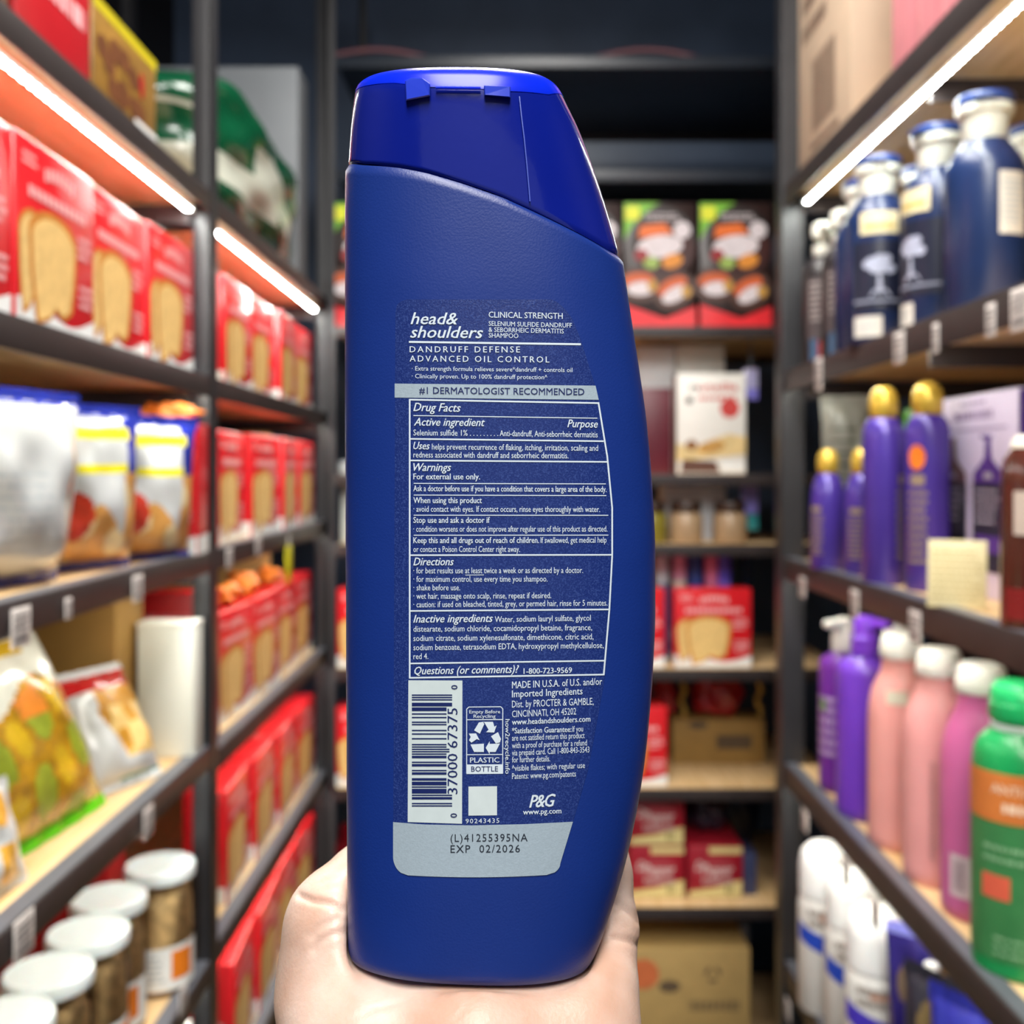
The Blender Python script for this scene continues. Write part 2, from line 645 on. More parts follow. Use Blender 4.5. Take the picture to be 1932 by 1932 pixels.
for s, pxs, nm in (('e', (634, 790, 946, 1108, 1271), 'far end shelf under the tubes'), ('f', (632, 788, 944, 1112), 'far end shelf beside the carton')):
    for k, p in enumerate(pxs):
        toast('red toast box on the %s, %s from the left' % (nm, ordw[k]), xat(p + 74, YB + .02), YB + .02 + BD / 2, BZ[s], q.uniform(-.02, .02))

# ---------------------------------------------------------------- plain box helper


def carton(name, label, cat, loc, rz, w, dd, h, mat, bev=.003, group=None, rx=0, ry=0, part_name='carton'):
    r = thing(name, label, cat, loc, rz, group, rx, ry)
    G().box(-w / 2, w / 2, -dd / 2, dd / 2, 0, h, bev).make(part_name, mat, r)
    return r


KRAFT = M('b08a5c', .7, .06, 25)
KRAFT2 = M('a88b55', .7, .06, 25)
TAPE_ = M('c9ab77', .4, .04, 40)
PRINTK = M('5b4a36', .7, .05, 60)
# left, above the top shelf
r = carton('snack_box', 'red snack box with white lettering on the left rack\'s top', 'box', (-.45 - .05, 1.005, LZ['a']), R(90), .16, .10, .20, M('c9232c', .3, .06, 15))
g = G().words(-.065, .065, .06, .18, 4, -.0505, 4, .7)
g.make('lettering', M('e9a9ac', .5), r, False)
r = carton('snack_box', 'yellow snack box with brown picture left of the middle post, on top', 'box', (-.45 - .05, 1.187, LZ['a']), R(90), .192, .10, .118, M('8f6a2e', .35, .25, 40))
G().rect(-.096, .096, .106, .118, -.0503).make('yellow_edge', M('c7b81c', .4), r, False)
g = G()
for k in range(14):
    g.disc(-.08 + .16 * q.random(), .03 + .05 * q.random(), .016, .013, -.0504 - k * .00002, 12)
g.make('food_picture', M('6b3f22', .45, .3, 60), r, False)
G().rect(.02, .092, .002, .024, -.052).make('white_sticker', WHT, r, False)
G().disc(.045, .07, .008, .016, -.051, 12).make('red_spot', M('a81c22', .4), r, False)
r = carton('snack_box', 'dull brown snack box at the top left corner', 'box', (-.45 - .05, .862, LZ['a']), R(90), .10, .10, .22, M('7a5644', .4, .2, 30))
G().words(-.04, .04, .05, .2, 5, -.0505, 9).make('lettering', M('a58f80', .5), r, False)

# big green soft pack
GREEN = M('0a4a2e', .22, .12, 10, coat=.4)
DKG = M('0b4a2c', .25, .1, 10)
GREY = M('b9bcae', .3, .08, 12, coat=.3)


def softbox(name, label, cat, loc, rz, w, dd, h, colour, mats, n=.35, seg=40, lump=.006, part_name='wrapper', group=None, rx=0, ry=0):
    """a plump wrapped pack: superellipsoid block with soft dents; colour(face, u, v) picks the printed colour"""
    r = thing(name, label, cat, loc, rz, group, rx, ry)
    g = G()
    cube = bmesh.new()
    bmesh.ops.create_cube(cube, size=2)
    bmesh.ops.subdivide_edges(cube, edges=cube.edges[:], cuts=seg, use_grid_fill=True)
    qq = random.Random(len(label))
    ph = [qq.uniform(0, 6) for _ in range(6)]
    for v in cube.verts:
        v.index
    cube.verts.index_update()
    vs, org = [], []
    for v in cube.verts:
        c = v.co
        p = 1 / n
        L = (abs(c.x) ** p + abs(c.y) ** p + abs(c.z) ** p) ** n
        o = c / L
        k = 1 + lump / min(w, dd, h) * 2 * (math.sin(o.x * 5 + ph[0] + o.z * 3) * math.sin(o.y * 4 + ph[1]) + .5 * math.sin(o.z * 9 + ph[2]) * math.sin(o.x * 8 + ph[3]))
        vs.append((o.x * w / 2 * k, o.y * dd / 2 * k, (o.z * k + 1) * h / 2))
        org.append(c.copy())
    fs, mi = [], []
    for f in cube.faces:
        fs.append([v.index for v in f.verts])
        c = f.calc_center_median()
        nn = f.normal
        if nn.y < -.5:
            fc, u, w_ = 'front', c.x, c.z
        elif nn.y > .5:
            fc, u, w_ = 'back', c.x, c.z
        elif abs(nn.x) > .5:
            fc, u, w_ = ('right' if nn.x > 0 else 'left'), c.y, c.z
        else:
            fc, u, w_ = ('top' if nn.z > 0 else 'bottom'), c.x, c.y
        mi.append(colour(fc, u, w_))
    cube.free()
    g.v, g.f, g.mi = vs, fs, mi
    g.make(part_name, mats, r, True, 180)
    return r


def green_pack(fc, u, v):
    if fc == 'left' or fc == 'right':
        if -.52 < v < -.15:
            return 1
        if .28 < v < .36:
            return 1
        return 0
    if fc == 'front' or fc == 'back':
        x, y = u, v
        star = (abs(x + .05) < .30 * max(0, .60 - y) and -.2 < y < .6) or (-.55 < y < -.15 and x < .0) or (abs(y + .1) < .32 and abs(x) < .38) or (abs(x - .1 - (y + .1) * -.5) < .16 and -.95 < y < -.1)
        if star:
            return 1
        if x > .62 and y < .5:
            return 2
        return 0
    return 0


softbox('diaper_pack', 'large dark green and white plastic-wrapped pack on top of the far left bay', 'package', (-.64, 1.86, LZ['a']), R(90), .62, .40, .25, green_pack,
        [GREEN, GREY, M('5d7a5f', .25, .3, 30)], .21, 36, .007)
carton('storage_box', 'pale grey box standing behind the large green pack', 'box', (-.635, 2.262, LZ['a']), 0, .33, .10, .48, M('74797e', .5, .05, 10))

# ---------------------------------------------------------------- bags


def bag(name, label, cat, loc, rz, w, h, th, colour, mats, rx=0, ry=0, seal=.06, nx=44, ny=56, group=None, seal_mat=None, lump=.004, seed=1):
    """a pillow bag with flat crimped seals at head and foot"""
    r = thing(name, label, cat, loc, rz, group, rx, ry)
    qq = random.Random(seed)
    ph = [qq.uniform(0, 6.28) for _ in range(8)]

    def thick(u, v):
        a = max(0, 1 - abs(2 * u - 1) ** 2.6) ** .55
        s = (v - seal) / (1 - 2 * seal)
        b = max(0, 1 - abs(2 * s - 1) ** 2.6) ** .6 if 0 < s < 1 else 0
        t = th / 2 * a * b * (1.15 - .35 * v)
        t += lump * a * b * (math.sin(9 * u + ph[0] + 5 * v) * math.sin(8 * v + ph[1]) + .6 * math.sin(17 * u + ph[2]) * math.sin(13 * v + ph[3] + 6 * u))
        return max(t, .0006)
    body, foot, head = G(), G(), G()
    for side in (-1, 1):
        vs = []
        for j in range(ny + 1):
            for i in range(nx + 1):
                u, v = i / nx, j / ny
                s = (v - seal) / (1 - 2 * seal)
                b = max(0, 1 - abs(2 * s - 1) ** 2.6) ** .6 if 0 < s < 1 else 0
                ww = w * (1 - .10 * b)
                rip = .0012 * math.sin(40 * u) * (1 if not 0 < s < 1 else 0)
                vs.append(((u - .5) * ww, side * thick(u, v) + rip, v * h))
        for j in range(ny):
            v = (j + .5) / ny
            tgt = foot if v < seal else (head if v > 1 - seal else body)
            for i in range(nx):
                a = j * (nx + 1) + i
                f = (a, a + 1, a + nx + 2, a + nx + 1)
                ids = f if side < 0 else tuple(reversed(f))
                tgt.add([vs[k] for k in ids], [(0, 1, 2, 3)], colour((i + .5) / nx, v) if side < 0 else 0)
    for g, nm, mm in ((body, 'pouch', mats), (foot, 'crimped_seal', [seal_mat or mats[0]]), (head, 'crimped_seal', [seal_mat or mats[0]])):
        if nm == 'crimped_seal':
            g.mi = [0] * len(g.mi)
        o = g.make(nm, mm, r, True, 180)
        b = bmesh.new()
        b.from_mesh(o.data)
        bmesh.ops.remove_doubles(b, verts=b.verts[:], dist=.00002)
        b.to_mesh(o.data)
        b.free()
        o.data.polygons.foreach_set('use_smooth', [True] * len(o.data.polygons))
    return r


FILMW = M('ccd0d1', .18, .04, 30, coat=.5, bump=.15, bscale=40)
FILMB = M('26339b', .2, .08, 30, coat=.5)
YEL = M('e6dc22', .3, .05, 30)
BREAD = M('d39a52', .32, .22, 45, coat=.4, bump=.3, bscale=60)
BREADL = M('ecd6a4', .3, .2, 50, coat=.4)
TOM = M('c43a26', .3, .25, 60, coat=.4)
GREYT = M('b4bcc0', .3, 0)


def bread(u, v):
    if v > .92 or v < .05:
        return 1
    if .60 < v < .66 and .14 < u < .80:
        return 2
    if .80 < v < .87 and .2 < u < .85:
        return 2
    e = ((u - .30) + .6 * (v - .36)) / .17, ((v - .36) - .5 * (u - .30)) / .16
    if e[0] ** 2 + e[1] ** 2 < 1:
        return 4
    edge = .20 + .55 * (1 - u) + .05 * math.sin(9 * u)
    if u > .80 and v > .60:
        return 1
    if v < .62 - .45 * u + .04 * math.sin(14 * u) or (u > .78 and v < .60):
        return 5 if math.sin(13 * u + 9 * v) * math.sin(11 * v - 5 * u) > .35 else 3
    return 0


def plain_white(u, v):
    if v > .93:
        return 1
    if .12 < u < .62 and .2 < v < .62 and int(v * 56) % 3 == 0 and (int(u * 44) * 7 + int(v * 56)) % 5:
        return 6
    if abs(u - .80) < .012:
        return 3
    return 0


BM = [FILMW, FILMB, YEL, BREAD, TOM, BREADL, GREYT]
zc = LZ['c']
bag('bread_bag', 'white bread bag showing its printed back, at the left edge', 'bag', (-.505, .985, zc), R(78), .20, .195, .085, plain_white, BM, R(8), seal_mat=FILMB, seed=2)
bag('bread_bag', 'blue-topped bag of toasted bread with red tomato picture, between two other bags', 'bag', (-.505, 1.165, zc), R(62), .165, .19, .08, bread, BM, R(6), seal_mat=FILMB, seed=3)
bag('bread_bag', 'blue-topped bag of toasted bread nearest the middle post', 'bag', (-.482, 1.303, zc), R(50), .15, .185, .075, bread, BM, R(7), seal_mat=FILMB, seed=4)

zd = LD_NEAR
CHIP = [M('e4e6dc', .2, .04, 30, coat=.5), M('5fc21c', .25, .08, 30, coat=.5), M('b98a1c', .25, .35, 70, coat=.5, bump=.3, bscale=60), M('d9b21f', .25, .2, 50, coat=.5), M('d9822a', .3, .2, 50), M('93a12c', .3, .3, 60), M('7a5a9a', .3)]


def chips(u, v):
    if v > .90 or v < .05 or (v > .82 and u < .25):
        return 1
    if .78 < v < .86 and .3 < u < .75:
        return 3
    if v > .60 - .08 * math.sin(7 * u):
        return 0
    s = math.sin(15 * u + 5 * v) * math.sin(12 * v - 4 * u + 1)
    if v > .50 and s > 0:
        return 4
    return 5 if s > .25 else (3 if s < -.45 else 2)


bag('chips_bag', 'green-trimmed bag of vegetable chips leaning back on the left fourth shelf', 'bag', (-.492, 1.075, zd + .001), R(84), .255, .25, .075, chips, CHIP, R(-24), seal_mat=CHIP[1], seed=5)


def smallbag(u, v):
    if v > .78:
        return 1
    if v < .08 and u > .4:
        return 4
    if .2 < v < .62 and u > .38 + .1 * math.sin(8 * v):
        return 2 if math.sin(16 * u) * math.sin(14 * v) > -.2 else 3
    if .62 < v < .80 and u > .3:
        return 3
    return 0


bag('snack_bag', 'small white and red bag of snacks lying beside the chips bag', 'bag', (-.478, 1.262, zd + .002), R(66), .12, .155, .06, smallbag,
    [FILMW, M('b5161d', .25, .1, 30, coat=.4), M('e8c57e', .3, .2, 50, coat=.4), M('c99032', .3, .2, 50), M('1d8f84', .3)], R(-28), ry=R(0), seed=6)


def pret(u, v):
    return 1 if abs(math.sin(7 * u + 3) * math.sin(6 * v)) > .45 and .1 < u < .9 else 0


pm = [FILMW, M('d9a23a', .3, .2, 50, coat=.4)]
for k, (px, y, zz, rz_, lb) in enumerate(((6, .925, .0, 80, 'lower white packet with golden shapes at the left edge'), (10, .955, .012, 74, 'upper white packet with golden shapes at the left edge'))):
    bag('snack_packet', lb, 'bag', (-.474 - .045 * k, y - .055 * k, zd + .001 + zz), R(rz_), .11, .10 + .035 * k, .03, pret, pm, R(-14), seed=8 + k, nx=26, ny=30)
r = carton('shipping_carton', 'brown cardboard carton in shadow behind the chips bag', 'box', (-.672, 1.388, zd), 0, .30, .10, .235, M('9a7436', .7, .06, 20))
G().rect(.02, .024, 0, .235, -.0505).make('flap_seam', PRINTK, r, False)
r = carton('display_box', 'plain white box standing against the middle post, left fourth shelf', 'box', (-.476, 1.413, zd), 0, .078, .04, .182, M('dfe2d8', .5, .03, 20))
G().box(-.0395, .0395, -.0205, .0205, .178, .1835, .001).make('lid_edge', M('f2f3ea', .5), r)
r = carton('snack_carton', 'red carton behind the white box at the middle post', 'box', (-.545, 1.53, LZ['d']), 0, .19, .06, .225, M('b9141d', .35, .06, 15))
G().words(-.08, .08, .09, .2, 4, -.0305, 8).make('lettering', M('d65a5f', .5), r, False)
# orange packets and flag past the post
for k, (y, x, s) in enumerate(((1.735, -.497, .03), (1.875, -.50, .038), (2.05, -.50, .03))):
    softbox('snack_packet', 'orange packet lying on the red boxes past the middle post, %s' % ['nearest the post', 'second from the post', 'farthest from the post'][k], 'package', (x, y, LZ['d'] + BH + .001), R(90 + 20 * k), .075, .045, s, lambda f, u, v: 0, [M('e8842e', .35, .15, 40)], .4, 10, .006)
softbox('snack_packet', 'orange packet lying on the red box behind the bread bags', 'package', (-.475, 1.404, zc + BH + .001), R(10), .06, .04, .025, lambda f, u, v: 0, [M('e8842e', .35, .15, 40)], .4, 10, .006)
r = thing('shelf_flag', 'yellow flag hanging from the left third shelf beam past the middle post', 'tag', (XL + .004, 1.92, LZ['c'] - .012), R(90))
G().box(-.022, .022, -.0012, 0, -.082, -.012, .0005).make('card', M('d9d61c', .4, .05, 30), r)
G().box(-.004, .004, -.0012, .0, -.013, .006).make('clip', M('cfcfcf', .3), r)
carton('shipping_carton', 'tan carton at the far end of the left third shelf', 'box', (-.70, 2.28, LZ['c']), 0, .30, .06, .20, M('c9a66a', .7, .05, 20))
carton('shipping_carton', 'tan carton at the far end of the left fourth shelf', 'box', (-.70, 2.27, LZ['d']), 0, .30, .06, .23, M('c9a66a', .7, .05, 20))
for z, nm in ((LZ['e'], 'fifth'), (LZ['f'], 'lowest')):
    carton('display_box', 'white box behind the red boxes at the far end of the left %s shelf' % nm, 'box', (-.61, 2.24, z), 0, .12, .10, .20, WHT)

# ---------------------------------------------------------------- jars with white lids
CLEAR = bpy.data.materials.new('clear_plastic')
CLEAR.use_nodes = True
_nt = CLEAR.node_tree
_nt.nodes.remove(_nt.nodes['Principled BSDF'])
_t = _nt.nodes.new('ShaderNodeBsdfTransparent')
_g = _nt.nodes.new('ShaderNodeBsdfGlossy')
_g.inputs['Roughness'].default_value = .06
_l = _nt.nodes.new('ShaderNodeLayerWeight')
_l.inputs['Blend'].default_value = .25
_m = _nt.nodes.new('ShaderNodeMixShader')
_nt.links.new(_l.outputs['Fresnel'], _m.inputs[0])
_nt.links.new(_t.outputs[0], _m.inputs[1])
_nt.links.new(_g.outputs[0], _m.inputs[2])
_nt.links.new(_m.outputs[0], _nt.nodes['Material Output'].inputs[0])
LIDW = M('dfe8ea', .35, .03, 40, sss=.2)
CER = M('e6c084', .7, .32, 110, bump=.6, bscale=120)
zj = LE_NEAR


def jar(label, loc, rz):
    r = thing('cereal_jar', label, 'jar', loc, rz, 'cereal jars with white lids')
    G().lathe([(.038, .0), (.0425, .003), (.0435, .02), (.0435, .135), (.041, .144), (.0405, .152)], 40).make('jar_body', CLEAR, r)
    g = G()
    prof = [(.037, .003), (.041, .006), (.0415, .02), (.0415, .115), (.039, .124), (.028, .130), (.012, .133)]
    g.lathe(prof, 40)
    qq = random.Random(5)
    g.v = [(x * (1 + qq.uniform(-.02, .0)), y * (1 + qq.uniform(-.02, .0)), z + (qq.uniform(-.006, .004) if z > .11 else 0)) for x, y, z in g.v]
    g.make('cereal', CER, r, True, 180)
    o = G().curved(-.075, .075, .010, .066, -.0003, 30, 1).wrap(.0436).make('paper_label', WHT, r)
    G().curved(-.0, .032, .022, .060, -.0006, 10, 1).wrap(.0436).make('orange_patch', M('e07a1e', .4, .1, 60), o)
    G().words(-.06, -.005, .02, .058, 5, -.0006, 6, .4).wrap(.0436).make('label_print', GREYT, o, False)
    lid_ = G().lathe([(.0425, .146), (.0455, .148), (.046, .158), (.0445, .1625), (.042, .1635), (.0405, .162), (.039, .1612), (.0, .1608)], 44, cap=False).make('lid', LIDW, r)
    return r


jl = [(1.384, 302, 'white-lidded jar of cereal nearest the middle post'), (1.278, 205, 'white-lidded jar of cereal second from the middle post'), (1.182, 166, 'white-lidded jar of cereal third from the middle post'), (1.088, 91, 'white-lidded jar of cereal fourth from the middle post'),
      (.994, 8, 'white-lidded jar of cereal cut off at the left edge')]
j0 = None
for k, (y, px, lb) in enumerate(jl):
    loc = (xat(px, y), y, zj)
    if j0 is None:
        j0 = jar(lb, loc, R(38))
    else:
        dup(j0, lb, loc, R((30, 62, 48, 40)[k - 1]))
carton('snack_carton', 'dark red carton behind the jars, left fifth shelf', 'box', (-.695, 1.40, zj), 0, .30, .07, .275, M('a8121b', .35, .08, 15))
carton('snack_carton', 'low red carton beside the dark one, behind the jars', 'box', (-.72, 1.20, zj), R(90), .22, .07, .20, M('b5141d', .35, .08, 15))
carton('display_box', 'white box with red top at the bottom left, under the jars', 'box', (-.49, 1.38, LZ['f']), 0, .09, .06, .20, WHT)

# ---------------------------------------------------------------- far end of the aisle
DKBR = M('2a1a18', .35, .1, 20)


def ramen(label, loc, rz=0):
    r = thing('noodle_box', label, 'box', loc, rz, 'dark noodle bowl boxes')
    w, dd, h = .164, .12, .285
    G().box(-w / 2, w / 2, -dd / 2, dd / 2, 0, h, .002).make('carton', DKBR, r)
    y = -dd / 2 - .0004
    G().poly([(-w / 2 + .001, .20), (-w / 2 + .022, .236), (-.02, h - .012), (.0, h - .001), (-w / 2 + .001, h - .001)], y).make('green_corner', M('6fae28', .4, .1, 40), r, False)
    G().rect(-w / 2 + .004, -w / 2 + .036, .245, .276, y - .0003).make('yellow_flash', M('d9dc2a', .4), r, False)
    b = G().disc(.008, .195, .074, .079, y - .0006, 40).make('bowl_picture', M('1a1211', .35), r, False)
    g = G().disc(.012, .180, .068, .058, y - .0009, 36, mi=0)
    g.poly([(-.050, .205), (-.045, .232), (.010, .238), (.030, .215), (-.01, .206)], y - .0012, 1)
    g.disc(.0, .185, .052, .026, y - .0014, 24, .1, 2)
    g.disc(.050, .222, .020, .020, y - .0016, 18, 0, 2)
    g.disc(.028, .152, .024, .016, y - .0016, 18, .3, 3)
    g.disc(-.020, .148, .018, .014, y - .0018, 16, 0, 4)
    g.disc(-.042, .165, .016, .014, y - .0018, 16, 0, 5)
    g.make('meal_picture', [M('3b1512', .4, .2, 50), M('df6a1e', .4, .15, 50), M('d7cdd0', .4, .1, 60), M('d98a2c', .4, .15, 50), M('93ad52', .4, .15, 50), M('8e1a20', .4)], b, False)
    G().words(-.035, .045, .243, .262, 2, y - .0012, 7, .6).make('lettering', M('b9aeb0', .5), b, False)
    for x, z, rt in ((-.045, .098, .05), (.032, .085, .5)):
        p_ = G().disc(x, z, .050, .040, y - .0007, 26, rt, 0).disc(x - .004, z + .010, .036, .018, y - .001, 20, rt, 1).disc(x + .002, z - .008, .032, .016, y - .0013, 18, rt, 2).disc(x + .028, z - .002, .012, .014, y - .0016, 12, 0, 3)
        p_.make('small_bowl_picture', [M('4a2c22', .4, .1, 40), M('c75a28', .4, .1, 40), M('d6cccf', .4, .1, 40), M('b98a3a', .4)], r, False)
    G().poly([(-w / 2 + .001, .001), (w / 2 - .001, .001), (w / 2 - .001, .05), (.012, .022), (-w / 2 + .001, .054)], y - .0019).make('red_band', M('d8222c', .35, .06, 30), r, False)
    return r


n0 = None
for k, p in enumerate((622, 759.5, 897, 1034.5, 1175, 1318)):
    lb = 'dark noodle bowl box on the far end\'s upper shelf, %s from the left' % ordw[k]
    loc = (xat(p + 70, YB + .03), YB + .03 + .06, BZ['b'])
    if n0 is None:
        n0 = ramen(lb, loc)
    else:
        dup(n0, lb, loc)
# things glimpsed above and below them
for k, (px, py0, h) in enumerate(((1180, 350, .06), (1225, 350, .05))):
    pass
r = carton('wafer_box', 'white wafer box with red lettering and biscuit picture at the far end', 'box', (xat(1342, YB + .03), YB + .03 + .03, BZ['c']), 0, .157, .06, .229, M('e8e4dc', .4, .03, 30))
g = G()
put_text(g, 'utella', -.028, .060, .190, .017, -.0304, .02)
g.disc(.042, .150, .022, .022, -.0305)
g.words(-.03, .055, .165, .180, 1, -.0304, 4)
g.make('red_print', M('c9413c', .45), r, False)
g = G()
put_text(g, 'n', -.047, -.031, .190, .017, -.0304, .02)
g.disc(-.05, .168, .008, .008, -.0305)
g.make('black_print', M('3a3230', .45), r, False)
g = G().poly([(-.078, .03), (.078, .045), (.078, .085), (.04, .092), (.0, .078), (-.04, .06), (-.078, .07)], -.0304, 0).disc(.0, .062, .032, .014, -.0306, 20, .2, 1).disc(-.045, .066, .014, .012, -.0306, 14, 0, 2).poly([(-.07, .004), (.02, .004), (.01, .03), (-.065, .034)], -.0306, 3)
g.make('biscuit_picture', [M('dcc188', .45, .15, 60), M('c1914a', .45, .2, 60), M('8a5a2c', .5), M('5c3a2c', .5)], r, False)
G().rect(.022, .075, .006, .03, -.0308).make('white_sticker', WHT, r, False)
G().add([(-.0788, -.028, .001), (-.0788, .028, .001), (-.0788, .028, .228), (-.0788, -.028, .228)], [(0, 3, 2, 1)]).make('side_panel', M('8a4a30', .5, .15, 20), r, False)
carton('snack_carton', 'dark maroon carton left of the white wafer box', 'box', (xat(1236, YB + .05), YB + .09, BZ['c']), 0, .075, .08, .198, M('5d1c2a', .4, .1, 20))
carton('display_box', 'pale box in the shade behind the maroon carton', 'box', (xat(1238, YB + .14), YB + .19, BZ['c']), 0, .09, .1, .305, M('e0e2e4', .5, .05, 20))
carton('display_box', 'pale box in the shade behind the wafer box', 'box', (xat(1322, YB + .14), YB + .19, BZ['c']), 0, .115, .1, .308, M('d9d9d2', .5, .05, 20))
carton('display_box', 'pale wide box behind the tan jars at the far end', 'box', (xat(1310, YB + .13), YB + .17, BZ['d']), 0, .15, .08, .134, M('e4e6ec', .5, .05, 20))


def tube_bottle(name, label, cat, loc, r_, h, hexc, cap_hex, group=None):
    t = thing(name, label, cat, loc, 0, group)
    G().lathe([(r_ * .9, 0), (r_, .004), (r_, h * .62), (r_ * .85, h * .68)], 20).make('tube_body', M(hexc, .2, .08, 30, coat=.4), t)
    G().lathe([(r_ * .8, h * .681), (r_ * .95, h * .69), (r_ * .95, h * .97), (r_ * .8, h)], 20).make('cap', M(cap_hex, .2, .05, 30), t)
    return t


def hang(label, px0, px1, py0, py1, y, top, bot, board):  # two-tone block standing in for a coloured patch that is not identified
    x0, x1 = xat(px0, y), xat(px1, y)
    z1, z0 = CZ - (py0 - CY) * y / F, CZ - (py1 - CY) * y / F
    t = thing('hanging_block', label, 'packet', ((x0 + x1) / 2, y, z0), 0, 'glossy two-tone blocks hanging at the far end')
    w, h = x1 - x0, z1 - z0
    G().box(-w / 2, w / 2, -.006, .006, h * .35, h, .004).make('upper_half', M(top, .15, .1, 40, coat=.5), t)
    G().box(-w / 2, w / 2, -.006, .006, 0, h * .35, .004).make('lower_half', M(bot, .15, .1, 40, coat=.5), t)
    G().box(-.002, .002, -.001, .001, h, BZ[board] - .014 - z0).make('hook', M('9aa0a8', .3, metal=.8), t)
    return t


hang('lavender block hanging right of the white wafer box', 1402, 1430, 695, 755, YB + .10, 'c9c6f2', '8a84e0', 'b')
hang('violet and teal block hanging right of the tan jars', 1398, 1430, 915, 1000, YB + .10, '8f8be6', '3ba0a8', 'c')
hang('violet and teal block half hidden behind the right-hand post', 1462, 1486, 912, 1002, YB + .10, '6f6be6', '3ba0a8', 'c')
hang('pale block hanging over the right-hand noodle box', 1345, 1375, 332, 372, YB + .22, 'b9b9d6', '8f8fb0', 't')
hang('pale block hanging at the top right of the noodle boxes', 1408, 1428, 328, 355, YB + .22, 'a9b0b8', '8f8fb0', 't')
for k, (px, hx) in enumerate(((1227, '7d7228'), (1294, 'a08668'), (1377, 'a08668'))):
    y = YB + .07
    t = thing('jar', ['olive jar nearest the blue bottle on the far end shelf', 'tan jar in the middle of the far end shelf', 'tan jar on the right of the far end shelf'][k], 'jar', (xat(px, y), y, BZ['d']), 0, 'jars at the far end')
    G().lathe([(.036, 0), (.039, .004), (.039, .06), (.032, .07)], 24).make('jar_body', M(hx, .3, .1, 40), t)
    G().lathe([(.034, .0705), (.035, .073), (.035, .092), (.033, .095)], 24).make('lid', M('3c2a22', .4), t)
for k, (px, h, a, b) in enumerate(((1248, .20, '3a66a0', 'dfe8f0'), (1282, .215, 'ece9d8', 'e8a8c8'), (1312, .205, '3a55c0', '3a55a0'), (1342, .21, 'f08ab8', 'f08ab8'), (1366, .215, '8a70f0', '6a5ce0'))):
    y = YB + .125
    tube_bottle('cosmetic_tube', '%s tube standing behind the red toast boxes at the far end' % ['navy and white', 'cream and pink', 'dark blue', 'pink', 'violet'][k], 'bottle', (xat(px, y), y, BZ['e']), .018, h + .06, a, b)
tube_bottle('cosmetic_tube', 'navy tube with teal foot in the dark right of the toast boxes', 'bottle', (xat(1407, YB + .2), YB + .2, BZ['e']), .014, .25, '1d3350', '22304f')
r = carton('shipping_carton', 'brown carton behind the far end\'s lower toast boxes', 'box', (xat(1356, YB + .20), YB + .25, BZ['f']), 0, .225, .1, .108, M('9a783e', .7, .08, 20))
G().disc(-.05, .094, .024, .010, -.0505).rect(-.005, .08, .036, .07, -.0505).make('dark_print', PRINTK, r, False)
for k, (px, w) in enumerate(((1254, .055), (1352, .12))):
    y = YB + .24
    softbox('candy_bag', '%s dark red gold-tied bag on the brown carton' % ['small', 'wide'][k], 'bag', (xat(px, y), y, BZ['f'] + .1085), 0, w, .07, .095, lambda f, u, v: 0, [M('a81a24', .25, .2, 40, coat=.4)], .4, 14, .005)
for k, px in enumerate((1288, 1432)):
    y = YB + .20
    t = thing('gold_tie', 'gold twist tie hanging %s the wide red bag' % ['left of', 'right of'][k], 'ribbon', (xat(px, y), y, BZ['f'] + .1085))
    pts = [(.006 * math.sin(k2 * 1.1), .0, .008 + .009 * k2) for k2 in range(10)]
    G().tube(pts, .006, 8).make('twist', M('d0ab55', .3, .2, 50, metal=.3), t)

# soda packs
MAROON = M('9a1b2b', .35, .08, 25)
CREAM = M('d9c98a', .45, .05, 30)


def soda(label, loc):
    r = thing('soda_pack', label, 'box', loc, 0, 'maroon and cream soda packs')
    w, dd, h = .126, .26, .121
    G().box(-w / 2, w / 2, -dd / 2, dd / 2, 0, h, .004).make('carton', MAROON, r)
    y = -dd / 2 - .0004
    g = G().poly([(-w / 2 + .003, .003), (w / 2 - .003, .003), (w / 2 - .003, .043), (.0, .026), (-w / 2 + .003, .017)], y).rect(-.015, w / 2 - .003, .103, .118, y)
    g.make('cream_panel', CREAM, r, False)
    G().disc(-.006, .070, .048, .024, y - .0002, 30, .12).make('oval', M('a83a44', .4), r, False)
    g = G()
    put_text(g, 'Dr', -.046, -.020, .066, .020, y - .0005, .02, .3)
    put_text(g, 'Pepper', -.030, .040, .056, .022, y - .0006, .02, .3)
    g.words(-.03, .04, .034, .047, 2, y - .0005, 3, .5)
    g.make('lettering', M('ddc8c4', .45), r, False)
    G().rect(.024, .030, .012, .034, y - .0004).rect(.034, .037, .012, .034, y - .0004).make('small_print', M('8a7a4a', .5), r, False)
    return r


ys = YB + .05 + .13
s0 = soda('maroon soda pack with cream stripe, bottom of the two-high stack', (xat(1240, YB + .05), ys, BZ['g']))
dup(s0, 'maroon soda pack with cream stripe, on top of the stack', (xat(1239, YB + .05), ys, BZ['g'] + .1215))
dup(s0, 'maroon soda pack with cream stripe, standing alone to the right', (xat(1350, YB + .05), ys, BZ['g']))
softbox('dark_pouch', 'dark purple pouch lying on the right-hand soda pack', 'bag', (xat(1340, YB + .12), YB + .19, BZ['g'] + .122), 0, .10, .16, .085, lambda f, u, v: 0, [M('2e2633', .3, .15, 30)], .4, 14, .005, ry=0)
carton('snack_carton', 'slate blue box in the shade right of the soda packs', 'box', (xat(1412, YB + .08), YB + .11, BZ['g']), 0, .034, .08, .095, M('3d4468', .4, .1, 20))
softbox('dark_pouch', 'navy pouch in the dark behind the soda packs', 'bag', (xat(1395, YB + .3), YB + .36, BZ['g']), 0, .12, .10, .20, lambda f, u, v: 0, [M('161c34', .3, .15, 30)], .4, 10, .005)
